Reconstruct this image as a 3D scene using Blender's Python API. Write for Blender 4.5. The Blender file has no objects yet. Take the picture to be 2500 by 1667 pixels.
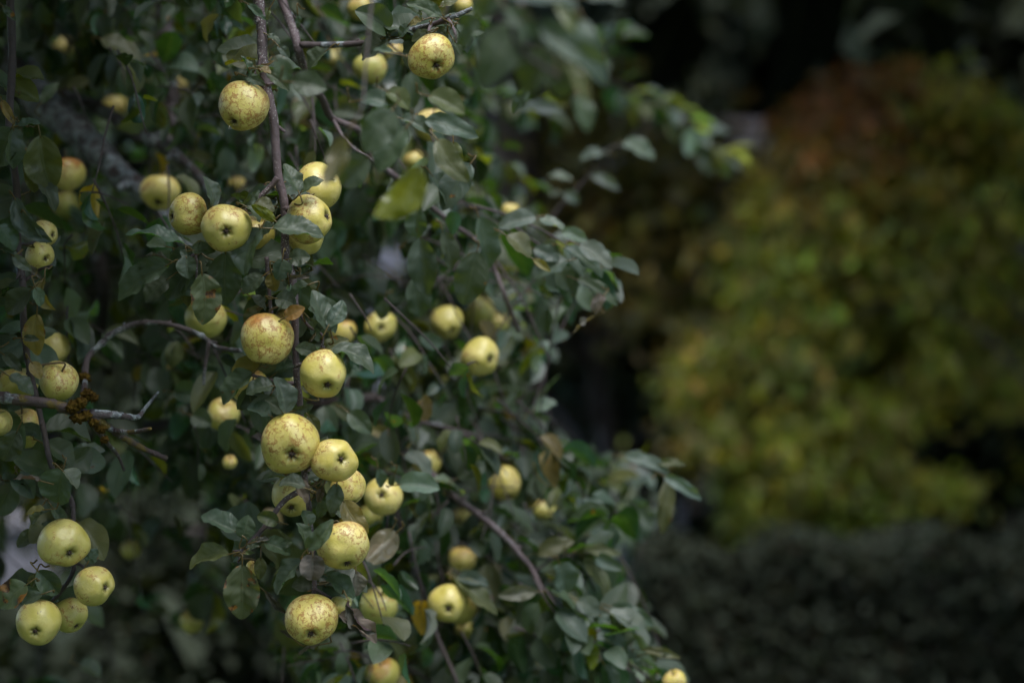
import bpy, math, random
import numpy as np
from mathutils import Vector, Matrix
random.seed(7); RNG = np.random.default_rng(7)
R = math.radians
SC = bpy.context.scene
COL = SC.collection

# ------------------------------------------------------------------ camera
CAMZ = 1.6
LENS = 85.0
FOCUS = 2.70
cam_d = bpy.data.cameras.new('camera'); cam = bpy.data.objects.new('camera', cam_d); COL.objects.link(cam)
cam.location = (0, 0, CAMZ); cam.rotation_euler = (R(90), 0, 0)
cam_d.lens = LENS; cam_d.sensor_width = 36; cam_d.clip_start = 0.05; cam_d.clip_end = 400
cam_d.dof.use_dof = True; cam_d.dof.focus_distance = FOCUS; cam_d.dof.aperture_fstop = 2.9
SC.camera = cam
# ------------------------------------------------------------------ world, sun, exposure
SUN_EL, SUN_AZ = R(64), R(150)       # azimuth measured clockwise from +Y: right and behind the camera
w = bpy.data.worlds.new('World'); SC.world = w; w.use_nodes = True
nt = w.node_tree; bg = nt.nodes['Background']
sky = nt.nodes.new('ShaderNodeTexSky'); sky.sky_type = 'NISHITA'; sky.sun_disc = False
sky.sun_elevation = SUN_EL; sky.sun_rotation = SUN_AZ; sky.air_density = 1.0; sky.dust_density = .6; sky.ozone_density = 2.5
nt.links.new(sky.outputs[0], bg.inputs[0]); bg.inputs[1].default_value = 0.10
sd = bpy.data.lights.new('sun', 'SUN'); sd.energy = 1.5; sd.angle = R(42); sd.color = (1, 0.985, 0.95)
so = bpy.data.objects.new('sun', sd); COL.objects.link(so)
sv = Vector((math.sin(SUN_AZ)*math.cos(SUN_EL), math.cos(SUN_AZ)*math.cos(SUN_EL), math.sin(SUN_EL)))
so.location = sv*20; so.rotation_euler = sv.to_track_quat('Z', 'Y').to_euler()
SC.view_settings.view_transform = 'Standard'; SC.view_settings.look = 'None'
SC.view_settings.exposure = 2.1; SC.view_settings.gamma = 1
SC.cycles.max_bounces = 6; SC.cycles.diffuse_bounces = 2; SC.cycles.transparent_max_bounces = 4
try:
    SC.cycles.use_denoising = True
except Exception: pass

# ------------------------------------------------------------------ helpers
K = 36/LENS/2500
def P(x, y, d, fr=None):
    """photo pixel (2500 px frame, or one of the measuring frames) at distance d -> world point"""
    if fr: ox, oy, f = FR[fr]; x = ox + x/f; y = oy + y/f
    return Vector(((x-1250)*K*d, d, CAMZ-(y-833.5)*K*d))
FR = {'S': (0,0,1), 'F': (0,0,.9408), 'Z1': (250,350,3.357), 'Z2': (450,700,2.851), 'Z3': (400,1150,3.137),
      'Z4': (400,0,2.94), 'L1': (0,0,2.613), 'L2': (0,600,2.613), 'L3': (0,1067,2.613), 'R1': (850,850,1.919),
      'R3': (950,0,2.613), 'D': (900,300,2.613), 'E': (500,850,3.92), 'N': (1400,900,3.136), 'M': (0,400,3.92)}

def tag(o, label=None, cat=None, group=None, kind=None):
    if label: o['label'] = label
    if cat: o['category'] = cat
    if group: o['group'] = group
    if kind: o['kind'] = kind
    return o
def empty(name, loc=(0,0,0)):
    o = bpy.data.objects.new(name, None); COL.objects.link(o); o.location = loc; o.empty_display_size = .1
    return o
def link(name, me, mat, parent=None, smooth=True):
    o = bpy.data.objects.new(name, me); COL.objects.link(o)
    if mat: me.materials.append(mat)
    if parent: o.parent = parent; o.matrix_parent_inverse = Matrix.Translation(-Vector(parent.location)) if parent.type == 'EMPTY' else Matrix()
    return o
def np_mesh(name, V, Fq, tint=None, uv=None, smooth=True):
    me = bpy.data.meshes.new(name); n = len(V); m = len(Fq); k = Fq.shape[1]
    me.vertices.add(n); me.vertices.foreach_set('co', np.ascontiguousarray(V, dtype=np.float32).ravel())
    me.loops.add(m*k); me.loops.foreach_set('vertex_index', np.ascontiguousarray(Fq, dtype=np.int32).ravel())
    me.polygons.add(m); me.polygons.foreach_set('loop_start', np.arange(0, m*k, k, dtype=np.int32))
    me.polygons.foreach_set('use_smooth', np.full(m, smooth))
    me.update(calc_edges=True)
    if tint is not None:
        a = me.color_attributes.new('tint', 'FLOAT_COLOR', 'POINT'); a.data.foreach_set('color', np.ascontiguousarray(tint, dtype=np.float32).ravel())
    if uv is not None:
        u = me.uv_layers.new(name='UVMap'); u.data.foreach_set('uv', np.ascontiguousarray(uv[Fq.ravel()], dtype=np.float32).ravel())
    return me
def unit(a): return a/np.maximum(np.linalg.norm(a, axis=-1, keepdims=True), 1e-9)

class Geo:
    """collects quads"""
    def __init__(s): s.V = []; s.F = []; s.T = []; s.U = []; s.n = 0
    def add(s, V, F, T=None, U=None):
        s.V.append(V); s.F.append(F+s.n); s.n += len(V)
        s.T.append(T if T is not None else np.tile([[.1,.08,.06,0]], (len(V),1)))
        s.U.append(U if U is not None else np.zeros((len(V),2)))
    def mesh(s, name, smooth=True):
        return np_mesh(name, np.concatenate(s.V), np.concatenate(s.F), np.concatenate(s.T), np.concatenate(s.U), smooth)

def catmull(pts, sub=6):
    p = np.array([tuple(q) for q in pts], float)
    if len(p) < 3: sub = max(sub, 4)
    e = np.vstack([2*p[0]-p[1], p, 2*p[-1]-p[-2]]); out = []
    for i in range(1, len(e)-2):
        a, b, c, d = e[i-1], e[i], e[i+1], e[i+2]
        for t in np.linspace(0, 1, sub, endpoint=False):
            out.append(.5*((2*b)+(-a+c)*t+(2*a-5*b+4*c-d)*t*t+(-a+3*b-3*c+d)*t**3))
    out.append(e[-2]); return np.array(out)
def tube(pts, r0, r1, n=8, rough=0.0, sub=6, tint=None, seed=0, wob=0.0):
    c = catmull(pts, sub); m = len(c); rg = np.random.default_rng(seed+m)
    if wob: c[1:-1] += rg.normal(0, wob, (m-2, 3))
    t = unit(np.gradient(c, axis=0)); up = np.array([.3, -.9, .31])
    a = unit(np.cross(t, up)); b = np.cross(t, a)
    rr = np.linspace(r0, r1, m)[:, None]*(1+rough*rg.normal(0, 1, (m, n))*.6+rough*rg.normal(0, 1, (m, 1))*.8)
    an = np.linspace(0, 2*np.pi, n, endpoint=False)
    V = c[:, None, :]+rr[..., None]*(np.cos(an)[None, :, None]*a[:, None, :]+np.sin(an)[None, :, None]*b[:, None, :])
    V = V.reshape(-1, 3); V = np.vstack([V, c[0], c[-1]])
    i = np.arange(m-1)[:, None]*n; j = np.arange(n)[None, :]; k = (j+1) % n
    F = np.stack([i+j, i+k, i+n+k, i+n+j], -1).reshape(-1, 4)
    j = np.arange(0, n, 2)
    cap0 = np.stack([np.full(len(j), m*n), (j+2) % n, (j+1) % n, j], -1)
    o = (m-1)*n; cap1 = np.stack([np.full(len(j), m*n+1), o+j, o+(j+1) % n, o+(j+2) % n], -1)
    T = np.tile([[*(tint or (.1,.08,.06)), 0]], (len(V), 1)).astype(float)
    U = np.zeros((len(V), 2)); U[:m*n, 0] = np.tile(an/6.283, m); U[:m*n, 1] = np.repeat(np.arange(m)/m, n)
    return V, np.vstack([F, cap0, cap1]), T, U

# colours of leaves: rgb + damage; b and p have blue sky sheen mixed in
TINT = {'g': (.025,.062,.024,.12), 'b': (.036,.084,.064,.12), 'o': (.085,.105,.012,.2), 'y': (.26,.19,.03,.45),
        'r': (.38,.16,.02,.6), 'm': (.15,.105,.105,.2), 'd': (.026,.044,.022,.1), 'p': (.15,.21,.185,.05), 'u': (.13,.13,.085,.05), 'k': (.05,.032,.03,.2),
        'n': (.078,.108,.030,.9)}
def leaves_geo(base, axis, normal, L, W, fold, curl, bend, ripple, tint, nu=4, nv=7, serr=0.0, twist=None):
    """vectorised broad leaves: N leaves of (nu x nv) quads, ovate with a pointed tip, folded on the midrib"""
    N = len(base); axis = unit(axis); normal = unit(normal-np.sum(normal*axis, 1, keepdims=True)*axis); side = np.cross(axis, normal)
    v = np.linspace(0, 1, nv+1); s = np.linspace(-1, 1, nu+1)
    prof = np.sin(np.pi*np.clip(v, 0, 1)**.88)**.64*(1-.22*v**3); prof[0] = .03; prof[-1] = .0
    prof = prof/prof.max()
    S, Vv = np.meshgrid(s, v)
    Pf = np.repeat(prof[:, None], nu+1, 1)
    if serr: Pf = Pf*(1+serr*((np.arange(nv+1) % 2)[:, None]-.5)*(np.abs(S) > .99))
    L_ = L[:, None, None]; W_ = W[:, None, None]; c = lambda q: q[:, None, None]
    ph = RNG.uniform(0, 6.28, (N, 1, 1))
    th = c(curl)*Vv[None]                          # arc along the length
    cu = np.where(np.abs(c(curl)) < 1e-3, 1e-3, c(curl))
    x = L_*np.sin(cu*Vv)/cu; z = -L_*(1-np.cos(cu*Vv))/cu
    hw = W_*.5*Pf[None]*S[None]
    fo = c(fold)
    y = hw*np.cos(fo)+c(bend)*L_*np.sin(np.pi*Vv)[None]
    z2 = np.abs(hw)*np.sin(fo)
    rip = c(ripple)*L_*(np.sin(Vv*11+ph+S*1.3)*.5+np.sin(Vv*19-ph*2+S*2.0)*.28)*np.abs(S)**1.3*Pf
    pleat = (c(ripple)*L_*.09*np.cos((Vv*7-np.abs(S)*1.8)*2*np.pi)+c(ripple)*L_*(.16*np.sin(Vv*23+S*7+ph)*np.cos(S*6-Vv*9+ph*2)+.20*np.sin(Vv*9-S*4-ph*3)))*np.minimum(1, np.abs(S)*4)*Pf if nv > 12 else 0
    zz = z+(z2+rip+pleat)*np.cos(th)
    xx = x+(z2+rip)*np.sin(th)
    V = base[:, None, None, :]+xx[..., None]*axis[:, None, None, :]+y[..., None]*side[:, None, None, :]+zz[..., None]*normal[:, None, None, :]
    V = V.reshape(-1, 3); q = (nu+1)*(nv+1)
    a = (np.arange(nv)[:, None]*(nu+1)+np.arange(nu)[None, :])
    F = np.stack([a, a+nu+1, a+nu+2, a+1], -1).reshape(-1, 4)
    F = (F[None]+(np.arange(N)*q)[:, None, None]).reshape(-1, 4)
    T = np.repeat(tint, q, 0)
    U = np.tile(np.stack([(S+1)/2, Vv], -1).reshape(-1, 2), (N, 1))
    return V, F, T, U

# ------------------------------------------------------------------ materials
def newmat(name):
    m = bpy.data.materials.new(name); m.use_nodes = True; n = m.node_tree; n.nodes.clear()
    return m, n
class NT:
    def __init__(s, n): s.n = n
    def nd(s, t, **k):
        x = s.n.nodes.new(t)
        for a, b in k.items():
            if a.startswith('i_'):
                x.inputs[a[2:].replace('_', ' ')].default_value = b
            else: setattr(x, a, b)
        return x
    def L(s, a, b): s.n.links.new(a, b)
    def math(s, op, a, b=None, c=None, clamp=False):
        x = s.n.nodes.new('ShaderNodeMath'); x.operation = op; x.use_clamp = clamp
        for i, q in enumerate((a, b, c)):
            if q is None: continue
            if hasattr(q, 'links') or hasattr(q, 'is_linked'): s.L(q, x.inputs[i])
            else: x.inputs[i].default_value = q
        return x.outputs[0]
    def mix(s, f, a, b, mode='MIX'):
        x = s.n.nodes.new('ShaderNodeMix'); x.data_type = 'RGBA'; x.blend_type = mode
        for i, q in ((0, f), (6, a), (7, b)):
            if hasattr(q, 'is_linked'): s.L(q, x.inputs[i])
            else: x.inputs[i].default_value = q if i == 0 else (*q[:3], 1)
        return x.outputs[2]
    def noise(s, scale, vec=None, detail=3, rough=.5, dist=0):
        x = s.nd('ShaderNodeTexNoise'); x.inputs['Scale'].default_value = scale; x.inputs['Detail'].default_value = detail
        x.inputs['Roughness'].default_value = rough; x.inputs['Distortion'].default_value = dist
        if vec is not None: s.L(vec, x.inputs['Vector'])
        return x
    def ramp(s, f, lo, hi, a=0., b=1.):
        x = s.nd('ShaderNodeMapRange'); x.interpolation_type = 'SMOOTHSTEP'; s.L(f, x.inputs[0])
        x.inputs[1].default_value = lo; x.inputs[2].default_value = hi; x.inputs[3].default_value = a; x.inputs[4].default_value = b
        return x.outputs[0]

def mat_leaf(name, rough=.42, trans=.32, spec=.5):
    m, n = newmat(name); t = NT(n)
    out = t.nd('ShaderNodeOutputMaterial'); pr = t.nd('ShaderNodeBsdfPrincipled'); tr = t.nd('ShaderNodeBsdfTranslucent'); mx = t.nd('ShaderNodeMixShader')
    at = t.nd('ShaderNodeAttribute', attribute_name='tint'); geo = t.nd('ShaderNodeNewGeometry'); uv = t.nd('ShaderNodeUVMap')
    sp = t.nd('ShaderNodeSeparateXYZ'); t.L(uv.outputs[0], sp.inputs[0])
    s = t.math('ABSOLUTE', t.math('MULTIPLY_ADD', sp.outputs[0], 2., -1.))
    tc = t.nd('ShaderNodeTexCoord'); n0 = t.noise(45, tc.outputs['Object'], 2, .5)
    q = t.math('FRACT', t.math('MULTIPLY_ADD', n0.outputs[0], 1.1, t.math('MULTIPLY_ADD', s, -1.8, t.math('MULTIPLY_ADD', sp.outputs[1], 7., 3.))))
    vein = t.math('ABSOLUTE', t.math('SUBTRACT', q, .5))          # .5 at the vein
    vl = t.ramp(vein, .43, .5); mid = t.ramp(s, .02, .07, 1., 0.)
    vm = t.math('MAXIMUM', t.math('MULTIPLY', vl, .55), mid)
    n1 = t.noise(35, tc.outputs['Object'], 3, .6); n2 = t.noise(130, tc.outputs['Object'], 4, .6); n3 = t.noise(60, tc.outputs['Object'], 2, .5)
    c = t.mix(1., at.outputs[0], t.mix(n1.outputs[0], (.5,.6,.62), (1.75,1.5,1.3)), 'MULTIPLY')
    c = t.mix(t.math('MULTIPLY', vm, .30), c, (.14,.17,.08))
    # underside paler and matt
    c = t.mix(t.math('MULTIPLY', geo.outputs['Backfacing'], .55), c, (.075,.088,.062))
    # rusty spots and brown edges where the leaf is damaged
    edge = t.ramp(s, .75, 1.0)
    dm = t.math('MULTIPLY_ADD', at.outputs['Alpha'], .20, t.math('MULTIPLY_ADD', edge, .05, n3.outputs[0]))
    dmg = t.ramp(dm, .735, .80)
    c = t.mix(dmg, c, t.mix(t.ramp(n2.outputs[0], .4, .6), (.035,.018,.012), (.22,.10,.02)))
    t.L(c, pr.inputs['Base Color'])
    rg = t.math('MULTIPLY_ADD', n1.outputs[0], .25, rough-.12); rg = t.math('MULTIPLY_ADD', geo.outputs['Backfacing'], .25, rg)
    t.L(rg, pr.inputs['Roughness']); pr.inputs['Specular IOR Level'].default_value = spec
    h = t.math('ADD', t.math('MULTIPLY', vm, -.6), t.math('MULTIPLY_ADD', n2.outputs[0], .5, t.math('MULTIPLY', n1.outputs[0], .6)))
    bp = t.nd('ShaderNodeBump'); bp.inputs['Strength'].default_value = .55; bp.inputs['Distance'].default_value = .0016; t.L(h, bp.inputs['Height']); t.L(bp.outputs[0], pr.inputs['Normal'])
    tcx = t.mix(1., c, (2.3,2.2,.35), 'MULTIPLY'); t.L(tcx, tr.inputs[0])
    mx.inputs[0].default_value = trans; t.L(pr.outputs[0], mx.inputs[1]); t.L(tr.outputs[0], mx.inputs[2]); t.L(mx.outputs[0], out.inputs[0])
    return m
LEAF = mat_leaf('leaf', .24, .36, .5); DRY = mat_leaf('dry_leaf', .6, .15, .3); FAR = mat_leaf('far_leaf', .55, .25, .3)

def mat_bark(name, base=(.075,.055,.052), lichen=.0, scale=1.0, moss=.0, speck=.0):
    m, n = newmat(name); t = NT(n); out = t.nd('ShaderNodeOutputMaterial'); pr = t.nd('ShaderNodeBsdfPrincipled')
    tc = t.nd('ShaderNodeTexCoord'); o = tc.outputs['Object']
    n1 = t.noise(60*scale, o, 5, .65); n2 = t.noise(22*scale, o, 4, .65, .4); n3 = t.noise(150*scale, o, 4, .7)
    c = t.mix(n1.outputs[0], tuple(x*.45 for x in base), tuple(x*1.7 for x in base))
    lm = t.math('MULTIPLY', t.ramp(n2.outputs[0], .66-.16*lichen, .70-.15*lichen), t.ramp(n1.outputs[0], .38, .55)) if lichen else None
    h = t.math('ADD', n1.outputs[0], t.math('MULTIPLY', n3.outputs[0], .5))
    if lichen:
        c = t.mix(lm, c, t.mix(t.ramp(n3.outputs[0],.35,.7), (.09,.10,.105), (.33,.36,.37))); h = t.math('ADD', h, t.math('MULTIPLY', lm, .6))
    if speck:
        v = t.nd('ShaderNodeTexVoronoi'); v.inputs['Scale'].default_value = 420; t.L(o, v.inputs['Vector'])
        k = t.math('MULTIPLY', t.ramp(v.outputs['Distance'], .2, .34, 1, 0), t.ramp(n2.outputs[0], .44, .58))
        c = t.mix(t.math('MULTIPLY', k, speck), c, (.42,.42,.40))
    if moss:
        n4 = t.noise(26, o, 4, .6); c = t.mix(t.ramp(n4.outputs[0], .52, .6, 0, moss), c, (.12,.085,.008))
    t.L(c, pr.inputs['Base Color']); pr.inputs['Roughness'].default_value = .62; pr.inputs['Specular IOR Level'].default_value = .35
    bp = t.nd('ShaderNodeBump'); bp.inputs['Strength'].default_value = .8; bp.inputs['Distance'].default_value = .003; t.L(h, bp.inputs['Height']); t.L(bp.outputs[0], pr.inputs['Normal'])
    t.L(pr.outputs[0], out.inputs[0]); return m
BARK = mat_bark('smooth_bark', (.085,.062,.064), .0, 1, 0, .8); BARKL = mat_bark('lichen_bark', (.065,.05,.05), 1.0)
BARKX = mat_bark('crusted_bark', (.07,.05,.05), 1.9)
BARKD = mat_bark('dark_bark', (.045,.034,.032), .2); BARKM = mat_bark('mossy_bark', (.06,.042,.04), .8, 1, .8)

def mat_apple():
    m, n = newmat('apple_skin'); t = NT(n); out = t.nd('ShaderNodeOutputMaterial'); pr = t.nd('ShaderNodeBsdfPrincipled')
    tc = t.nd('ShaderNodeTexCoord'); oi = t.nd('ShaderNodeObjectInfo'); va = t.nd('ShaderNodeVectorMath', operation='ADD')
    cb = t.nd('ShaderNodeCombineXYZ'); rr = t.math('MULTIPLY', oi.outputs['Random'], 37.)
    t.L(rr, cb.inputs[0]); t.L(rr, cb.inputs[1]); t.L(tc.outputs['Object'], va.inputs[0]); t.L(cb.outputs[0], va.inputs[1]); o = va.outputs[0]
    def prop(nm):
        a = t.nd('ShaderNodeAttribute', attribute_name=nm); a.attribute_type = 'OBJECT'; return a.outputs['Fac']
    rus, blu, grn_dim = prop('russet'), prop('blush'), prop('green')
    sp = t.nd('ShaderNodeSeparateXYZ'); t.L(tc.outputs['Object'], sp.inputs[0]); z = sp.outputs[2]
    rad = t.math('SQRT', t.math('ADD', t.math('MULTIPLY', sp.outputs[0], sp.outputs[0]), t.math('MULTIPLY', sp.outputs[1], sp.outputs[1])))
    n1 = t.noise(2.6, o, 4, .55); n2 = t.noise(9, o, 5, .65, .3); n3 = t.noise(28, o, 4, .6)
    c = t.mix(t.ramp(n1.outputs[0], .3, .7), (.54,.42,.075), (.74,.59,.23))
    c = t.mix(t.math('MULTIPLY', grn_dim, .8), c, t.mix(n1.outputs[0], (.25,.27,.05), (.38,.38,.10)))  # greener, darker skin; high values also dim the apples deep in shade
    c = t.mix(t.math('MULTIPLY', n3.outputs[0], .35), c, (.36,.36,.09))
    # greener, dirty hollow round the calyx
    hol = t.math('MULTIPLY', t.ramp(rad, .05, .25, 1, 0), t.math('LESS_THAN', z, 0.))
    c = t.mix(t.math('MULTIPLY', hol, t.math('MULTIPLY_ADD', n2.outputs[0], 1.0, .25)), c, (.17,.16,.03))
    # blush near the stem
    bm = t.math('MULTIPLY', t.ramp(t.math('ADD', t.math('MULTIPLY', n1.outputs[0], .9), t.math('MULTIPLY', z, .9)), .55, .95), blu, clamp=True)
    c = t.mix(t.math('MULTIPLY', bm, t.math('MULTIPLY_ADD', n3.outputs[0], .8, .5), clamp=True), c, (.40,.14,.025))
    # russet net: warped cell edges, stronger at the stem end
    nv = t.noise(7, o, 3, .6); mxv = t.nd('ShaderNodeVectorMath', operation='MULTIPLY_ADD'); t.L(nv.outputs['Color'], mxv.inputs[0]); mxv.inputs[1].default_value = (.35,.35,.35); t.L(o, mxv.inputs[2])
    vo = t.nd('ShaderNodeTexVoronoi', feature='DISTANCE_TO_EDGE'); vo.inputs['Scale'].default_value = 7.0; t.L(mxv.outputs[0], vo.inputs['Vector'])
    wide = t.math('MULTIPLY_ADD', t.ramp(n2.outputs[0], .40, .62), .13, .006)
    net = t.math('LESS_THAN', vo.outputs['Distance'], t.math('MULTIPLY', wide, 1.0))
    netm = t.math('MULTIPLY', net, t.ramp(t.math('ADD', n1.outputs[0], t.math('MULTIPLY_ADD', z, .25, t.math('MULTIPLY', rus, .30))), .55, .68))
    blot = t.math('MULTIPLY', t.ramp(t.math('ADD', n2.outputs[0], t.math('MULTIPLY', n1.outputs[0], .5)), .80, .90), t.ramp(rus, .1, .8))
    netm = t.math('MAXIMUM', netm, t.math('MULTIPLY', blot, .7)); netm = t.math('MULTIPLY', netm, t.ramp(n3.outputs[0], .3, .55, .35, .9))
    c = t.mix(netm, c, t.mix(n3.outputs[0], (.17,.07,.012), (.40,.19,.035)))
    # lenticels and scab spots
    v1 = t.nd('ShaderNodeTexVoronoi'); v1.inputs['Scale'].default_value = 17; t.L(o, v1.inputs['Vector'])
    c = t.mix(t.ramp(v1.outputs['Distance'], .05, .11, .5, 0), c, (.22,.15,.04))
    v2 = t.nd('ShaderNodeTexVoronoi'); v2.inputs['Scale'].default_value = 3.1; t.L(mxv.outputs[0], v2.inputs['Vector'])
    c = t.mix(t.ramp(v2.outputs['Distance'], .05, .10, .85, 0), c, (.07,.03,.015))
    t.L(c, pr.inputs['Base Color'])
    t.L(t.math('MULTIPLY_ADD', n2.outputs[0], .22, t.math('MULTIPLY_ADD', netm, .2, .30)), pr.inputs['Roughness'])
    pr.inputs['Specular IOR Level'].default_value = .45; pr.inputs['Coat Weight'].default_value = .35; pr.inputs['Coat Roughness'].default_value = .38
    pr.inputs['Subsurface Weight'].default_value = .08; pr.inputs['Subsurface Radius'].default_value = (.6,.4,.1); pr.inputs['Subsurface Scale'].default_value = .01
    h = t.math('ADD', t.math('MULTIPLY', n2.outputs[0], .5), t.math('MULTIPLY', n3.outputs[0], .18)); h = t.math('ADD', h, t.math('MULTIPLY', netm, .12))
    bp = t.nd('ShaderNodeBump'); bp.inputs['Strength'].default_value = .35; bp.inputs['Distance'].default_value = .004; t.L(h, bp.inputs['Height']); t.L(bp.outputs[0], pr.inputs['Normal'])
    t.L(pr.outputs[0], out.inputs[0]); return m
APPLE = mat_apple()
def mat_plain(name, c1, c2, sc=8, rough=.8, bump=.3, spec=.3, dist=.02):
    m, n = newmat(name); t = NT(n); out = t.nd('ShaderNodeOutputMaterial'); pr = t.nd('ShaderNodeBsdfPrincipled'); tc = t.nd('ShaderNodeTexCoord')
    n1 = t.noise(sc, tc.outputs['Object'], 6, .65); n2 = t.noise(sc*.13, tc.outputs['Object'], 3, .5)
    f = t.math('MULTIPLY_ADD', n2.outputs[0], .6, t.math('MULTIPLY', n1.outputs[0], .5))
    t.L(t.mix(t.ramp(f, .3, .8), c1, c2), pr.inputs['Base Color']); pr.inputs['Roughness'].default_value = rough; pr.inputs['Specular IOR Level'].default_value = spec
    bp = t.nd('ShaderNodeBump'); bp.inputs['Strength'].default_value = bump; bp.inputs['Distance'].default_value = dist; t.L(n1.outputs[0], bp.inputs['Height']); t.L(bp.outputs[0], pr.inputs['Normal'])
    t.L(pr.outputs[0], out.inputs[0]); return m
CALYX = mat_plain('calyx', (.02,.014,.01), (.10,.07,.05), 300, .8, .3, .3, .001)
STEMM = mat_plain('apple_stem', (.06,.05,.02), (.12,.08,.04), 200, .6, .3, .3, .001)
LAWN = mat_plain('lawn', (.025,.045,.012), (.05,.075,.02), 14, .9, 1, .2, .03)
PLASTER = mat_plain('plaster', (.30,.29,.34), (.40,.39,.45), 9, .85, .2, .3, .01)
WHITEW = mat_plain('limewash', (.15,.15,.18), (.22,.22,.26), 12, .85, .3, .3, .01)
ROOFM = mat_plain('roof_tile', (.02,.016,.015), (.04,.03,.028), 20, .8, .5, .3, .02)
BOARD = mat_plain('grey_board', (.15,.15,.17), (.25,.24,.27), 15, .8, .4, .3, .01)
GLASS = mat_plain('window_glass', (.01,.012,.015), (.02,.022,.025), 2, .1, 0, .6, .001)
FRAME = mat_plain('painted_frame', (.5,.5,.5), (.6,.6,.6), 30, .5, .1, .4, .002)
MOSS = mat_plain('moss', (.025,.012,.005), (.12,.075,.010), 160, .95, 1, .1, .004)

# ------------------------------------------------------------------ setting: ground
def box(g, x0, x1, y0, y1, z0, z1):
    V = np.array([[x0,y0,z0],[x1,y0,z0],[x1,y1,z0],[x0,y1,z0],[x0,y0,z1],[x1,y0,z1],[x1,y1,z1],[x0,y1,z1]], float)
    F = np.array([[3,2,1,0],[4,5,6,7],[0,1,5,4],[1,2,6,5],[2,3,7,6],[3,0,4,7]]); g.add(V, F)
gx = np.linspace(-1, 1, 81); gx = np.sign(gx)*np.abs(gx)**2.2*90
X, Y = np.meshgrid(gx, gx+12); Z = .03*np.sin(X*.7)*np.cos(Y*.5)
a = (np.arange(80)[:, None]*81+np.arange(80)[None, :]); F = np.stack([a, a+1, a+82, a+81], -1).reshape(-1, 4)
tag(link('ground', np_mesh('ground', np.stack([X, Y, Z], -1).reshape(-1, 3), F), LAWN), kind='structure')
# grass blades over the part of the lawn the photograph sees
N = 26000; bx = RNG.uniform(-3.5, 6, N); by = RNG.uniform(6.5, 16, N); hh = RNG.uniform(.03, .08, N)
an = RNG.uniform(0, 6.28, N); dx = np.cos(an)*.004; dy = np.sin(an)*.004; lx = RNG.normal(0, .02, N); ly = RNG.normal(0, .02, N)
zb = .03*np.sin(bx*.7)*np.cos(by*.5)-.01
V = np.stack([np.stack([bx-dx, by-dy, zb], -1), np.stack([bx+dx, by+dy, zb], -1), np.stack([bx+lx+dx*.3, by+ly, zb+hh], -1), np.stack([bx+lx-dx*.3, by+ly, zb+hh], -1)], 1).reshape(-1, 3)
F = np.arange(4*N).reshape(N, 4); T = np.repeat(np.stack([RNG.uniform(.03,.07,N), RNG.uniform(.07,.12,N), RNG.uniform(.015,.03,N), np.zeros(N)], -1), 4, 0)
tag(link('grass', np_mesh('grass', V, F, T, np.full((4*N, 2), .3), False), FAR), 'short dim green lawn grass beneath the apple tree', 'grass', kind='stuff')

# ------------------------------------------------------------------ far trees, hedge, buildings
def cards(cent, size, tint, droop=.3, up=.6, seed=1):
    """N small broad leaves (2 quads folded) with random lie"""
    rg = np.random.default_rng(seed); N = len(cent)
    ax = rg.normal(0, 1, (N, 3)); ax[:, 2] -= droop*2; nm = rg.normal(0, .8, (N, 3)); nm[:, 2] += up
    L = size*rg.uniform(.7, 1.3, N); z = np.zeros(N)
    return leaves_geo(cent, ax, nm, L, L*.62, z+.35, z+.5, z, z, tint, nu=2, nv=3)
def crown_pts(n, c, r, clumps, seed, shell=.55, csize=.28):
    rg = np.random.default_rng(seed); d = unit(rg.normal(0, 1, (clumps, 3))); d[:, 2] = np.abs(d[:, 2])*1.0-.35*rg.uniform(0, 1, clumps)
    cc = d*rg.uniform(shell, 1, (clumps, 1)); i = rg.integers(0, clumps, n)
    cs = rg.uniform(.6, 1.3, clumps)*csize
    p = cc[i]+unit(rg.normal(0, 1, (n, 3)))*(rg.uniform(.3, 1, (n, 1))*cs[i][:, None]); 
    return p*np.array(r)+np.array(c), i
def far_tree(name, x, y, h, rx, col, seed, label, cat, n=15000, leaf=.09, jitter=.25, core=True, group=None, trunk_r=.16, low=.5, mat=None):
    rg = np.random.default_rng(seed); root = empty(name, (x, y, 0)); tag(root, label, cat, group)
    g = Geo(); top = h*.6
    g.add(*tube([(x, y, -.1), (x+.1, y, h*.3), (x-.05, y+.05, top)], trunk_r, trunk_r*.4, 10, .06, 8, seed=seed))
    for k in range(9):
        a = k*2.4; z0 = h*(.25+.05*k); g.add(*tube([(x, y, z0), (x+math.cos(a)*rx*.35, y+math.sin(a)*rx*.35, z0+h*.1), (x+math.cos(a)*rx*.75, y+math.sin(a)*rx*.75, z0+h*.16)], trunk_r*.35, .015, 6, .05, 5, seed=seed+k))
    link('trunk', g.mesh('trunk'), BARKD, root)
    rz = (h-low)/1.75; pts, ci = crown_pts(n, (x, y, low+rz*.72), (rx, rx, rz), 80, seed)
    pts[:, 2] = np.maximum(pts[:, 2], .12)
    base = np.array(col); cl = base[None]*rg.uniform(1-jitter, 1+jitter, (80, 1))[ci]*rg.uniform(.8, 1.2, (n, 3)); cl[:, 0] *= rg.uniform(.8, 1.25, n)
    g = Geo(); g.add(*cards(pts, leaf, np.concatenate([cl, np.full((n, 1), .1)], 1), seed=seed))
    if core:      # dense inner foliage: lumpy body of big leaves
        q, _ = crown_pts(n//6, (x, y, low+rz*.72), (rx*.62, rx*.62, rz*.75), 50, seed+5, .1, .4)
        g.add(*cards(q, leaf*4.5, np.concatenate([np.tile(base*.8, (n//6, 1)), np.full((n//6, 1), .1)], 1), seed=seed+9))
    cr = link('crown', g.mesh('crown'), mat or (DARK if col is EV else FAR), root); return root

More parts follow.
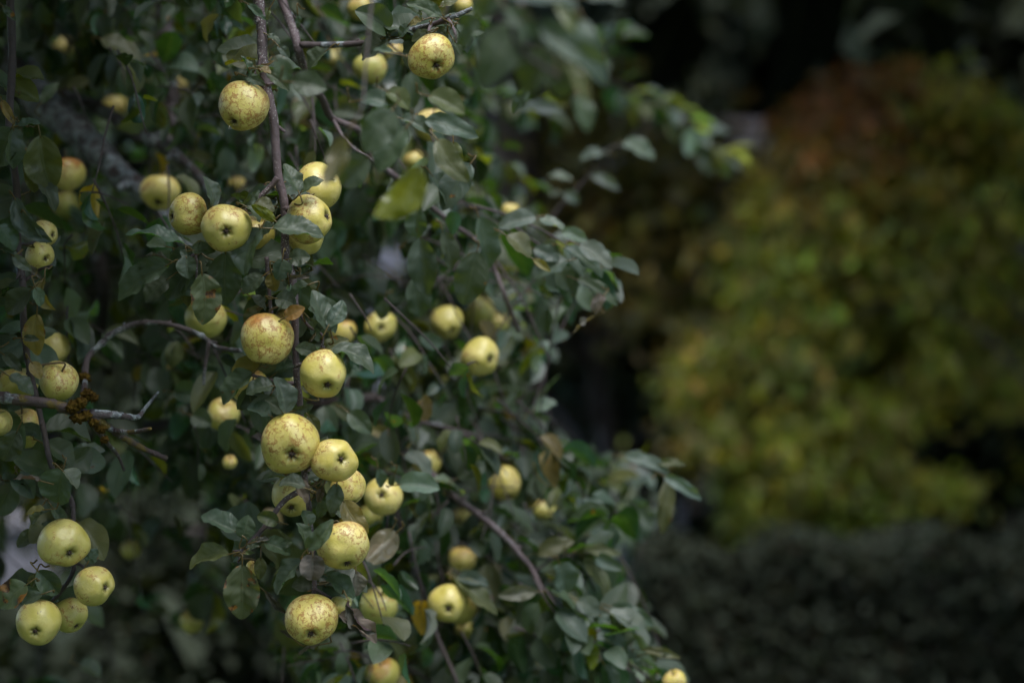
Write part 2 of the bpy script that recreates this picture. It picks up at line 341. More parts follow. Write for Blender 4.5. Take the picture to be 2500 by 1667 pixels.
EV = (.0075,.012,.0075); DARK = mat_leaf('evergreen_leaf', .8, .15, .08)
ev = [(-7.5,19,8.0,2.6),(-4.2,21,9.0,2.6),(-1.3,23,8.5,2.5),(1.6,21.5,9.5,2.6),(4.3,20,9.0,2.5),(7.0,18.5,8.5,2.5),(9.5,17,9.0,2.4)]
evlab = ['dark evergreen tree at the far left behind the apple tree', 'dark evergreen tree behind the left limbs of the apple tree',
 'dark evergreen tree standing behind the pale cottage', 'dark evergreen tree behind the raised grey cabin',
 'dark evergreen tree behind the left edge of the autumn maple', 'dark evergreen tree rising above the red top of the maple', 'dark evergreen tree at the far right behind the hedge']
for i, (x, y, h, r_) in enumerate(ev):
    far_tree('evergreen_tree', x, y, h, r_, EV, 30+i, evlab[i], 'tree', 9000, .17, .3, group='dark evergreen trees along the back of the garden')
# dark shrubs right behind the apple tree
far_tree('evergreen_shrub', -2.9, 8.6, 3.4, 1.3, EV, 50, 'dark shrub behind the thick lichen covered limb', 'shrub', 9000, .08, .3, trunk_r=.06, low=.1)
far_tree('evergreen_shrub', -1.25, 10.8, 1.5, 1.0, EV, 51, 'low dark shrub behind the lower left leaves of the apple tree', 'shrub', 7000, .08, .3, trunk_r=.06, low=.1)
far_tree('evergreen_shrub', .35, 14.2, 2.9, .75, (.045,.068,.052), 52, 'blue green shrub left of the raised cabin', 'shrub', 8000, .09, .3, trunk_r=.06, low=.1)
# dull autumn tree between apple tree and maple
far_tree('autumn_tree', .42, 13.2, 3.3, 1.05, (.22,.185,.055), 60, 'olive and rust coloured tree blurred between apple tree and maple', 'tree', 4200, .10, .5, trunk_r=.09, low=.9, core=False)
# tall off-frame trees added to cast shade and block sky light
far_tree('added_conifer', 5.5, 13.1, 9.5, 2.6, EV, 71, 'tall dark tree added to shade the right side of the maple', 'tree', 12000, .16, .3, low=3.2)
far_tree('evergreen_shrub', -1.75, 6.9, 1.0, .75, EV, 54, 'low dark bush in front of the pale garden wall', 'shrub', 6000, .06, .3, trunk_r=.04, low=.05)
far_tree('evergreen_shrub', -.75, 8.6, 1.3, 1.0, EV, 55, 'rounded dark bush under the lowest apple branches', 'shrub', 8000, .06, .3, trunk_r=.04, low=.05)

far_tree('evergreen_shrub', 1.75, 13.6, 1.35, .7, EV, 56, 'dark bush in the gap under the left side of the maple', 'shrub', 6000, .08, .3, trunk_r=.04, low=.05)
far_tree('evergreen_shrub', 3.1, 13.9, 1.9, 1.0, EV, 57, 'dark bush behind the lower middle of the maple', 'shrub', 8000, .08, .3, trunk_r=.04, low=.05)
far_tree('added_shade_tree', 5.6, 9.2, 12, 3.2, EV, 72, 'tall dark tree added to shade the clipped hedge', 'tree', 16000, .2, .3, low=4.3, trunk_r=.22)  # this and the next three trees are added to block light
far_tree('added_shade_tree', -4.6, 2.4, 11, 2.9, EV, 73, 'tall dark tree added left of the apple tree to block sky light', 'tree', 12000, .2, .3, low=.8, trunk_r=.22)
far_tree('added_shade_tree', -4.6, -2.2, 10, 2.6, EV, 74, 'tall dark tree added behind the viewer on the left to block sky light', 'tree', 12000, .2, .3, low=.8, trunk_r=.22)
far_tree('added_shade_tree', -1.8, -7.5, 11, 3.0, EV, 75, 'tall dark tree added far behind the viewer to block low sky', 'tree', 12000, .2, .3, low=.8, trunk_r=.22)
def dup(root, loc, rz, label):
    q = root.copy(); COL.objects.link(q); q.location = loc; q.rotation_euler = (0, 0, rz); q['label'] = label
    for ch in root.children: c = ch.copy(); COL.objects.link(c); c.parent = q
ADDED_RING = far_tree('added_shade_tree', 1.9, -7.8, 13, 3.3, EV, 76, 'tall dark tree added right behind the viewer to block low sky', 'tree', 14000, .22, .3, low=.6, trunk_r=.24, group='tall trees added to shut out low sky light')  # ring of trees added around the garden to shut out low sky
for x, y, lab in [(5.4,-6.2,'tall dark tree added behind the viewer on the right'), (8.2,-2.4,'tall dark tree added to the right of the viewer'), (8.8,2.4,'tall dark tree added right of the lawn, nearest the viewer'), (9.0,6.8,'tall dark tree added beyond the right end of the hedge'), (-5.6,-7.2,'tall dark tree added in the far left corner behind the viewer'), (-6.2,7.4,'tall dark tree added left of the pale garden wall')]:
    dup(ADDED_RING, (x, y, 0), x*1.7, lab)
def maple():
    rg = np.random.default_rng(5); root = empty('maple_tree', (P(2520, 900, 11.8, 'F').x, 11.8, 0))
    tag(root, 'large blurred maple turning yellow green with a rust red top', 'tree')
    x0, y0 = root.location.x, 11.8; g = Geo()
    g.add(*tube([(x0, y0, -.1), (x0-.08, y0, 1.2), (x0-.2, y0, 2.6), (x0-.3, y0, 3.6)], .13, .05, 10, .05, 8))
    poly = [(1830,230),(1800,340),(1760,420),(1750,460),(1690,560),(1740,670),(1650,760),(1590,820),(1590,890),(1640,930),(1630,1000),(1700,1040),(1700,1100),(1740,1160),(1780,1215),(1880,1160),(2000,1165),(2130,1140),(2260,1080),(2600,1100),(2700,420),(2350,260),(2050,150)]
    pl = np.array(poly, float)
    def inside(x, y):
        c = False; j = len(pl)-1
        for i in range(len(pl)):
            if (pl[i,1] > y) != (pl[j,1] > y) and x < (pl[j,0]-pl[i,0])*(y-pl[i,1])/(pl[j,1]-pl[i,1])+pl[i,0]: c = not c
            j = i
        return c
    holes = [(1960,790,110,80),(2080,700,100,60),(2230,1010,170,90),(2080,560,60,30),(1820,880,60,30),(2330,560,50,40),(1950,440,40,25)]
    cs = []; tries = 0
    while len(cs) < 330 and tries < 20000:
        tries += 1; x = rg.uniform(1520, 2700); y = rg.uniform(-40, 1215)
        if not inside(x, y): continue
        if any(((x-a)/c)**2+((y-b)/d)**2 < 1 for a, b, c, d in holes): continue
        if rg.uniform() < (x-1950)/480: continue
        cs.append((x, y))
    pts = []; cols = []
    for k, (x, y) in enumerate(cs):
        depth = 11.3+rg.uniform(0, 1.3)+(x-1600)/2000; c = np.array(P(x, y, depth, 'F'))
        n = 105; sz = rg.uniform(.065, .13); q = rg.normal(0, 1, (n, 3))*np.array([sz, sz*.9, sz*.55]); q[:, 2] -= (q[:, 0]**2+q[:, 1]**2)*1.6
        pts.append(c+q)
        red = max(0, min(1, (560-y)/380))*max(0, min(1, (2250-x)/300)); edge = max(0, 1-(x-(1640+abs(y-560)*.15))/110) if y < 1000 else 0; edge = min(edge, .8)
        red = max(red*rg.uniform(.3, 1.1), edge*rg.choice([0,0,0,0,.25,.5])); red = min(red, 1)
        base = np.array([.28,.30,.042])*rg.uniform(.75, 1.25)*(1-red)+np.array([.36,.10,.05])*red*rg.uniform(.7, 1.2)
        cols.append(np.tile(base, (n, 1))*rg.uniform(.75, 1.25, (n, 3)))
        if k % 25 == 0 and x < 1900 and y < 800: g.add(*tube([(x0-.15, y0, max(1.0, c[2]-.5)), ((x0+c[0])/2, (y0+c[1])/2, c[2]+.05), tuple(c)], .02, .004, 6, .03, 5))
    pts = np.concatenate(pts); cols = np.concatenate(cols); n = len(pts)
    link('trunk', g.mesh('trunk'), BARKD, root)
    h = Geo(); h.add(*cards(pts, .075, np.concatenate([cols, np.full((n, 1), .1)], 1), .5, .9, 6)); link('crown', h.mesh('crown'), FAR, root)
maple()

def hedge():
    rg = np.random.default_rng(8); x0, x1 = P(1500, 0, 9, 'F').x, 6.0; y0, y1, zt = 9.0, 10.1, .81
    root = empty('clipped_hedge', (x0, y0, 0)); tag(root, 'low dark clipped hedge below the maple at lower right', 'hedge')
    N = 52000; u = rg.uniform(0, 1, N); x = rg.uniform(x0, x1, N); y = np.where(u < .55, y0+np.abs(rg.normal(0, .06, N)), rg.uniform(y0, y1, N))
    z = np.where(u < .55, rg.uniform(0.02, zt, N), zt-np.abs(rg.normal(0, .05, N)))
    e = rg.uniform(0, 1, N) < .06; x = np.where(e, x0+np.abs(rg.normal(0, .06, N)), x); y = np.where(e, rg.uniform(y0, y1, N), y); z = np.where(e, rg.uniform(0, zt, N), z)
    bump = .045*np.sin(x*5.1)*np.cos(y*3+x*2)+.035*np.sin(x*11.7+1); z = z+bump*(z/zt); y = y+np.where(u < .55, .06*np.sin(x*3.7+z*5), 0)
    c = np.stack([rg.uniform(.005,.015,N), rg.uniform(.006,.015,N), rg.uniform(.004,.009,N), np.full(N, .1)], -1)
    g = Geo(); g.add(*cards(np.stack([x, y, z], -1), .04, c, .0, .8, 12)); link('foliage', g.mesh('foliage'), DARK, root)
    s = Geo()
    for k in range(14):
        xx = x0+.25+k*(x1-x0-.4)/14; s.add(*tube([(xx, 9.55, -.05), (xx+.05, 9.5, .35), (xx-.06, 9.6, .7)], .03, .012, 6, .1, 5, seed=k))
    link('stem', s.mesh('stem'), BARKD, root)
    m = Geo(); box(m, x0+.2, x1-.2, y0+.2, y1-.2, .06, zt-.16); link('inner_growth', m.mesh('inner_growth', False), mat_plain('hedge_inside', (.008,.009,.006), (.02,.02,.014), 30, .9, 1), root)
hedge()

def back_hedge():
    rg = np.random.default_rng(18); root = empty('tall_hedge', (0, 27, 0)); tag(root, 'tall dark hedge closing the far end of the garden', 'hedge')
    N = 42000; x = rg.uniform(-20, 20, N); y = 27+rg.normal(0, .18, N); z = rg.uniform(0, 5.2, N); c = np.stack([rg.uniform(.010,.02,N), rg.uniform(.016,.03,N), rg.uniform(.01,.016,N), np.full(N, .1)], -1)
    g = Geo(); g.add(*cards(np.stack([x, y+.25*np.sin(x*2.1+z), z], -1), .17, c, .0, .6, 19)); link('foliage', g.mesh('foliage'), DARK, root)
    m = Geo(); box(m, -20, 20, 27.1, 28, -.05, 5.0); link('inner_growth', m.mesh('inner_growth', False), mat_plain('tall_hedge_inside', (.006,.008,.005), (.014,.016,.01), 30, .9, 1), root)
back_hedge()
def cabin():
    # grey boarded cabin on posts, seen between the autumn tree and the maple
    D = 16.; xl, xr = P(1400,0,D,'F').x, P(1760,0,D,'F').x; zb = P(0,1012,D,'F').z; root = empty('garden_cabin', ((xl+xr)/2, D, 0))
    tag(root, 'grey boarded cabin raised on posts above a dark gap', 'cabin')
    g = Geo(); n = 11
    for k in range(n):
        a = xl+(xr-xl)*k/n; box(g, a, a+(xr-xl)/n-.012, D+(k % 2)*.006, D+.05, zb, 2.5)
    box(g, xl, xl+.05, D+.06, D+2, zb, 2.5); box(g, xr-.05, xr, D+.06, D+2, zb, 2.5); box(g, xl+.05, xr-.05, D+1.95, D+2, zb, 2.5); box(g, xl+.05, xr-.05, D+.06, D+1.95, zb+.002, zb+.06)
    link('wall', g.mesh('wall', False), BOARD, root)
    for px in (1562, 1745, 1420):
        for yy in (D+.08, D+1.8):
            q = Geo(); xx = P(px,0,D,'F').x; box(q, xx-.05, xx+.05, yy, yy+.1, -.05, zb-.003); link('post', q.mesh('post', False), BOARD, root)
    q = Geo(); V = np.array([[xl-.2,D-.25,2.48],[xr+.2,D-.25,2.48],[xr+.2,D+1,3.1],[xl-.2,D+1,3.1],[xl-.2,D+2.25,2.48],[xr+.2,D+2.25,2.48]]); V2 = V.copy(); V2[:,2] += .06
    q.add(np.vstack([V, V2]), np.array([[3,2,1,0],[5,2,3,4],[6,7,8,9],[9,8,11,10],[0,1,7,6],[4,10,11,5],[1,2,8,7],[2,5,11,8],[0,6,9,3],[3,9,10,4]])); link('roof', q.mesh('roof', False), ROOFM, root)
cabin()
def cottage():
    D = 19.; xl, xr = P(640,0,D,'F').x, P(1060,0,D,'F').x; root = empty('cottage', ((xl+xr)/2, D, 0)); tag(root, 'pale lilac grey cottage glimpsed through gaps in the apple tree', 'house')
    g = Geo(); box(g, xl, xr, D, D+1.8, -.05, 2.9); V = np.array([[xl,D,2.9],[xl,D+1.8,2.9],[xl,D+.9,3.9],[xr,D,2.9],[xr,D+1.8,2.9],[xr,D+.9,3.9]]); g.add(V, np.array([[0,2,1,1],[3,4,5,5]])[:, :4]) if False else None
    link('wall', g.mesh('wall', False), PLASTER, root)
    q = Geo(); V = np.array([[xl-.2,D-.25,2.9],[xr+.2,D-.25,2.9],[xr+.2,D+.9,3.9],[xl-.2,D+.9,3.9],[xl-.2,D+2.05,2.9],[xr+.2,D+2.05,2.9]]); V2 = V.copy(); V2[:,2] += .08
    q.add(np.vstack([V, V2]), np.array([[3,2,1,0],[5,2,3,4],[6,7,8,9],[9,8,11,10],[0,1,7,6],[4,10,11,5],[1,2,8,7],[2,5,11,8],[0,6,9,3],[3,9,10,4]])); link('roof', q.mesh('roof', False), ROOFM, root)
    for k, px in enumerate((720, 990)):
        cx = P(px,0,D,'F').x; f = Geo()
        for b in ((cx-.3,cx-.25,1.0,1.9),(cx+.25,cx+.3,1.0,1.9),(cx-.25,cx+.25,1.0,1.05),(cx-.25,cx+.25,1.85,1.9),(cx-.02,cx+.02,1.05,1.85)): box(f, b[0], b[1], D-.03, D-.002, b[2], b[3])
        wv = link('window', f.mesh('window', False), FRAME, root); p_ = Geo(); box(p_, cx-.248, cx+.248, D-.012, D-.003, 1.052, 1.848); pn = link('pane', p_.mesh('pane', False), GLASS)
        pn.parent = wv; pn.location = (0,0,0)
cottage()
def low_wall():
    g = Geo(); D = 8.4; xl, xr = -3.2, P(108,0,D,'F').x; root = empty('garden_wall', (xr, D, 0)); tag(root, 'low pale lime washed wall at the lower left behind the apples', 'wall')
    box(g, xl, xr, D, D+.22, -.05, P(0,1215,D,'F').z); link('wall', g.mesh('wall', False), WHITEW, root)
    c = Geo(); box(c, xl-.02, xr+.03, D-.03, D+.25, P(0,1215,D,'F').z+.002, P(0,1190,D,'F').z); link('coping', c.mesh('coping', False), BOARD, root)
low_wall()

# ------------------------------------------------------------------ APPLE TREE
TREE = empty('apple_tree', (-1.75, 4.3, 0))
tag(TREE, 'old apple tree with lichened limbs and drooping leafy branches full of fruit', 'tree')
BR = []       # (points) of all wood for petioles and stems to reach
def branch(pts, r0, r1, mat, label=None, fr='F', d=None, rough=.06, n=10, sub=7, wob=0., knots=0, seed=0, name='branch'):
    P3 = [P(q[0], q[1], q[2] if len(q) > 2 else d, fr) for q in pts]
    g = Geo(); V, F, T, U = tube(P3, r0, r1, n, rough, sub, seed=seed, wob=wob); g.add(V, F, T, U)
    c = catmull(P3, 8); BR.append(c); rg = np.random.default_rng(seed+3)
    for k in range(knots):
        i = rg.integers(2, len(c)-2); f = i/len(c); r = (r0*(1-f)+r1*f); d_ = unit(rg.normal(0, 1, 3)); t_ = unit(c[i+1]-c[i-1])
        L = r*rg.uniform(1.6, 3.2)
        g.add(*tube([c[i]-t_*r, c[i]+d_*r*.7, c[i]+d_*L+t_*r], r*.75, r*.3, 7, .12, 4, seed=seed+k))
    o = link(name, g.mesh('branch'), mat, TREE)
    if label: o['label'] = label
    return o
# trunk and main limbs, mostly to the left of the frame
tp = [(-1.75,4.3,-.1),(-1.72,4.28,.6),(-1.62,4.2,1.3),(-1.5,4.1,2.0),(-1.3,4.1,2.7),(-1.05,4.0,3.3)]
g = Geo(); g.add(*tube(tp, .15, .05, 18, .05, 10, seed=1)); BR.append(catmull(tp, 8)); link('trunk', g.mesh('trunk'), BARKL, TREE)
def wbranch(pts, r0, r1, mat=BARKD, seed=0):
    g = Geo(); g.add(*tube(pts, r0, r1, 9, .06, 7, seed=seed)); BR.append(catmull(pts, 8)); return link('branch', g.mesh('branch'), mat, TREE)
a0 = P(110,250,3.6,'F')
LIMB = branch([(-560,-230,4.1),(-250,-20,3.9),(0,120,3.7),(100,235,3.6),(200,320,3.5),(270,395,3.45),(345,450,3.4),(430,560,3.4),(470,640,3.45)], .032, .009, BARKX, 'thick limb crusted with grey lichen', rough=.11, n=14, sub=8, knots=8, seed=4)
branch([(100,205,3.72),(230,252,3.6),(300,300,3.5),(365,330,3.42),(440,385,3.4),(500,470,3.4)], .012, .006, BARKL, rough=.12, knots=5, seed=5)
branch([(365,-80,3.7),(380,60,3.65),(388,150,3.6),(396,250,3.6),(380,330,3.55)], .013, .010, BARKL, rough=.1, knots=4, seed=6)
branch([(215,560,3.9),(238,650,3.9),(235,760,3.95),(250,860,4.)], .011, .008, BARKD, seed=66)
wbranch([(-1.4,4.1,2.3),(-.9,3.6,2.75),(-.5,3.1,2.75),(-.40,2.72,2.45),tuple(P(570,-260,2.7,'F')),tuple(P(590,-60,2.7,'F'))], .03, .0062, BARKL, 7)
wbranch([(-1.25,4.1,2.8),(-.4,3.7,3.1),(.25,3.3,2.9),(.45,3.1,2.5)], .03, .01, BARKD, 8)
wbranch([(-1.65,4.22,1.2),(-1.1,3.6,1.5),(-.75,3.1,1.62),tuple(P(-40,905,2.72,'F'))], .03, .009, BARKL, 9)
wbranch([(-1.64,4.22,1.15),(-1.1,4.05,1.38),(-.6,3.75,1.46),tuple(P(863,912,3.5,'F'))], .018, .007, BARKD, 10)
wbranch([(-1.3,4.1,2.5),(-.8,3.4,2.6),(-.4,3.0,2.3),tuple(P(648,-10,2.95,'F'))], .024, .008, BARKD, 11)
# the hanging fruit branch in focus
HERO = branch([(586,-60),(596,20),(602,90),(603,130),(612,200),(628,270),(634,350),(640,410),(652,460),(655,520),(656,581),(671,637),(678,700),(678,744),(681,857),(687,909),(694,990),(698,1060),(701,1104),(710,1165),(714,1215),(716,1270),(722,1330),(720,1372)],
              .0060, .0026, BARK, 'hanging twig in sharp focus, smooth mauve brown bark', d=2.705, rough=.05, n=14, sub=6, knots=10, seed=12)
HT = []
def htwig(pts, r0=.0025, r1=.0016, d=2.7, fr='F', mat=None, knots=2, seed=0, par=None):
    P3 = [P(q[0], q[1], q[2] if len(q) > 2 else d, fr) for q in pts]; g = Geo(); g.add(*tube(P3, r0, r1, 8, .07, 6, seed=seed)); BR.append(catmull(P3, 8))
    o = link('spur', g.mesh('spur'), mat or BARK); o.parent = par or HERO; return o
htwig([(638,408),(622,428),(590,458),(557,486),(520,500,2.74)], .0034, .002, 2.69, seed=1)
htwig([(655,480),(680,470,2.74),(715,440,2.78)], .003, .0016, seed=2)
htwig([(612,590),(616,640),(622,709),(628,730)], .0026, .002, 2.73, seed=3)
htwig([(557,486,2.72),(500,545,2.76),(445,585,2.72),(415,600,2.70)], .0026, .0014, seed=4)
htwig([(450,585),(452,625),(450,640)], .0016, .0012, seed=5)
htwig([(678,840),(705,832),(730,815),(746,795)], .0026, .0015, 2.69, seed=6)
htwig([(683,880),(650,880),(610,870),(575,860)], .003, .002, 2.74, seed=7)
htwig([(704,1120),(655,1148),(616,1199),(585,1235),(568,1252),(553,1275),(547,1292)], .0034, .0014, 2.68, seed=8)
htwig([(568,1250),(556,1262),(535,1265)], .0016, .001, 2.68, seed=9)
htwig([(716,1240),(722,1262),(715,1285)], .002, .0014, 2.68, seed=10)
htwig([(700,1080),(735,1075,2.73),(762,1100,2.75)], .0026, .0014, seed=11)
htwig([(602,130),(590,165),(575,185)], .0026, .0018, 2.70, seed=12)
htwig([(612,195),(640,190),(655,200)], .002, .0014, 2.70, seed=13)
htwig([(681,700),(705,745),(740,770),(738,800)], .0022, .0014, 2.69, seed=14)
htwig([(720,1350),(755,1370),(775,1380)], .002, .0014, 2.70, seed=15)
B2 = branch([(645,-60,2.95),(648,0,2.93),(674,70,2.9),(683,106,2.88),(696,154,2.9),(705,190,2.93),(738,224,2.98),(763,272,3.02),(824,301,3.05),(850,358,3.1),(900,400,3.1),(960,450,3.15),(1041,516,3.2),(1099,556,3.25),(1130,606,3.3),(1160,680,3.3),(1190,760,3.35)],
       .0058, .003, BARK, rough=.07, knots=7, seed=13)
B3 = branch([(690,104,2.88),(760,104,2.86),(850,97,2.82),(936,72,2.76),(1000,55,2.72),(1048,36,2.7),(1085,20,2.7)], .0042, .0024, BARKL, rough=.1, knots=6, seed=14)
htwig([(990,58,2.72),(985,70,2.7),(988,88,2.7)], .002, .0015, par=B3)
htwig([(1030,45,2.7),(1045,75,2.68),(1048,100,2.68)], .002, .0012, par=B3)
htwig([(763,272,3.02),(800,330,3.0),(860,370,3.0)], .0025, .0015, par=B2)
ARCH = branch([(194,872,2.9),(201,824,2.94),(234,788,2.95),(259,766,2.95),(309,745,2.95),(360,741,2.95),(414,752,2.95),(461,770,2.95),(493,795,2.95),(520,802,2.93),(553,806,2.9)], .0042, .0026, BARKL, 'arching bare twig covered in grey lichen', rough=.16, knots=10, seed=15, sub=8)
htwig([(480,785),(475,817),(470,850),(468,884)], .0028, .0018, 2.95, mat=BARKL, par=ARCH)
LM = branch([(-40,905,2.72),(0,912,2.71),(60,920,2.7),(122,928,2.7),(162,942,2.7),(205,952,2.71),(230,969,2.72),(259,988,2.74),(288,1007,2.76),(330,1030,2.78),(382,1053,2.80)], .0072, .003, BARKM, 'bare mossy branch with broken side twigs', rough=.10, n=12, knots=8, seed=16)
htwig([(205,950,2.71),(250,952,2.72),(290,956,2.74),(317,957,2.75),(335,935,2.76),(364,900,2.78)], .0055, .0014, mat=BARKL, par=LM, seed=20)
htwig([(262,990,2.74),(290,993,2.72),(318,990,2.7),(346,984,2.68)], .0038, .0018, mat=BARKM, par=LM, seed=21)
htwig([(185,945,2.7),(192,900,2.78),(196,872,2.88)], .0042, .0034, mat=BARKM, par=LM, seed=22)
htwig([(205,965,2.72),(240,1010,2.76),(270,1045,2.8),(285,1080,2.82)], .003, .0016, mat=BARKL, par=LM, seed=23)
LH = branch([(20,-60,2.75),(28,120,2.74),(22,300,2.72),(38,430,2.72),(40,560,2.72),(52,650,2.72),(54,737,2.72),(65,835,2.73),(85,920,2.74),(104,1007,2.74),(115,1060,2.74),(135,1110,2.75),(165,1150,2.76),(168,1220,2.76),(170,1300,2.76),(150,1345,2.76),(120,1380,2.76)], .005, .0022, BARKD, 'shaded hanging branch at the left edge', rough=.06, knots=8, seed=17)
htwig([(168,1290,2.76),(190,1300,2.76),(205,1320,2.76)], .002, .0014, par=LH, mat=BARKD)
htwig([(40,560,2.72),(70,560,2.74),(90,540,2.78)], .002, .0014, par=LH, mat=BARKD)
htwig([(52,650,2.72),(90,620,2.72),(120,610,2.70)], .002, .0014, par=LH, mat=BARKD)
RL = branch([(880,1000,3.45),(960,1060,3.4),(1045,1143,3.35),(1094,1177,3.32),(1153,1226,3.3),(1192,1270,3.3),(1226,1314,3.3),(1265,1403,3.28),(1339,1461,3.25),(1427,1525,3.25),(1500,1600,3.25)], .0056, .003, BARK, rough=.12, knots=10, seed=18)
branch([(863,912,3.5),(947,961,3.5),(1020,981,3.5),(1094,1005,3.5),(1170,1060,3.55),(1300,1100,4.2),(1420,1110,4.4)], .005, .002, BARKD, rough=.1, knots=4, seed=19)
branch([(900,1130,3.35),(937,1265,3.35),(971,1353,3.35),(1005,1461,3.35),(1045,1554,3.3),(1070,1640,3.3)], .004, .0025, BARKD, rough=.1, knots=4, seed=20)
branch([(1250,520,4.2),(1290,470,4.2),(1319,439,4.2),(1358,396,4.2),(1391,346,4.2),(1440,335,4.2)], .003, .0014, BARKD, rough=.05, seed=21)
branch([(1060,-60,5.3),(1200,100,5.4),(1350,170,5.5),(1500,230,5.5),(1600,300,5.5),(1680,370,5.5)], .007, .003, BARKD, rough=.05, seed=22)
branch([(1330,-200,2.0),(1240,-60,1.86),(1180,50,1.82),(1200,120,1.82),(1290,180,1.82)], .0035, .0016, BARKD, rough=.05, seed=23)
branch([(900,-250,2.3),(860,-40,2.15),(840,150,2.1),(830,250,2.08),(790,320,2.08)], .0014, .001, BARKD, rough=.05, seed=24)
# moss cushions on the bare branch
def blob(c, r, seed, n=14):
    rg = np.random.default_rng(seed); th = np.linspace(0, np.pi, n); ph = np.linspace(0, 2*np.pi, 2*n, endpoint=False)
    T_, P_ = np.meshgrid(th, ph, indexing='ij'); rr = r*(1+.28*rg.normal(0, 1, T_.shape)); rr[0] = r; rr[-1] = r
    V = np.stack([rr*np.sin(T_)*np.cos(P_), rr*np.sin(T_)*np.sin(P_), rr*np.cos(T_)*.8], -1).reshape(-1, 3)+np.array(c); m = 2*n
    i = np.arange(n-1)[:, None]*m; j = np.arange(m)[None, :]; k = (j+1) % m; return V, np.stack([i+j, i+m+j, i+m+k, i+k], -1).reshape(-1, 4)
g = Geo()
for k, (x, y, d, r) in enumerate([(168,935,2.69,.011),(185,925,2.69,.010),(200,905,2.7,.010),(212,912,2.7,.008),(196,955,2.7,.009),(178,960,2.69,.009),(232,985,2.72,.008),(215,970,2.71,.008),(240,1010,2.72,.006),]): g.add(*blob(P(x,y,d,'F'), r*.68, k))
mo = link('moss', g.mesh('moss'), MOSS); mo.parent = LM; tag(mo, 'rusty yellow moss cushion')
g = Geo(); g.add(*blob(P(193,868,2.87,'F'), .007, 77)); mo = link('moss', g.mesh('moss'), MOSS); mo.parent = ARCH
# ---------------- hand-placed leaves
ALLBR = np.concatenate(BR)
def near(p, lim):
    d = np.linalg.norm(ALLBR-np.array(p), axis=1); i = int(d.argmin()); return (ALLBR[i], d[i])
def leaf_arrays(spec, nu, nv, serr, petiole=True):
    fr, bx, by, tx, ty, wr, roll, curl, bend, col, d, dt = spec
    b = P(bx, by, d, fr); t_ = P(tx, ty, d+dt, fr); ax = t_-b; L = ax.length; ax.normalize()
    n0 = Vector((.15, -.78, .52)); n0 = (n0-ax*n0.dot(ax)); 
    if n0.length < .05: n0 = Vector((0, -1, 0))-ax*Vector((0, -1, 0)).dot(ax)
    n0.normalize(); nrm = Matrix.Rotation(R(roll+RNG.uniform(-22, 22)), 3, ax) @ n0
    A = lambda q: np.array([q], float)
    cv = max(-1.9, min(1.9, curl)); L2 = L*(abs(cv)/2/math.sin(abs(cv)/2) if abs(cv) > .05 else 1)
    # with an arc the chord turns: start the axis rotated back by half the arc
    ax2 = Matrix.Rotation(-cv/2, 3, ax.cross(nrm)) @ ax if abs(cv) > .01 else ax
    nr2 = Matrix.Rotation(-cv/2, 3, ax.cross(nrm)) @ nrm if abs(cv) > .01 else nrm
    # ensure chord points to the tip
    e = ax2*math.sin(cv)/cv - nr2*(1-math.cos(cv))/cv if abs(cv) > .01 else ax2
    if e.normalized().dot(ax) < .9:
        ax2 = Matrix.Rotation(cv/2, 3, ax.cross(nrm)) @ ax; nr2 = Matrix.Rotation(cv/2, 3, ax.cross(nrm)) @ nrm
    c = np.array(TINT[col])*np.array([*RNG.uniform(.85, 1.15, 3), 1]); dry = col in 'mk'
    V, F, T, U = leaves_geo(A(b), A(ax2), A(nr2), np.array([L2]), np.array([L*wr*1.2]), np.array([RNG.uniform(.3,.65)+(.4 if dry else 0)]), np.array([cv]), np.array([bend]), np.array([.085 if not dry else .15]), A(c), nu, nv, serr)
    g = Geo(); g.add(V, F, T, U)
    if petiole:
        q, dist = near(b, .05); q = Vector(q); e_ = b-ax2*.012
        if dist > .022: q = b+((q-b).normalized()*.6-ax2*.6).normalized()*.018
        g.add(*tube([q, (q+e_)/2+Vector((0,0,-.002)), e_, b+ax2*.003], .0011, .0008, 6, .0, 4, tint=(.11,.085,.035)))
    return g
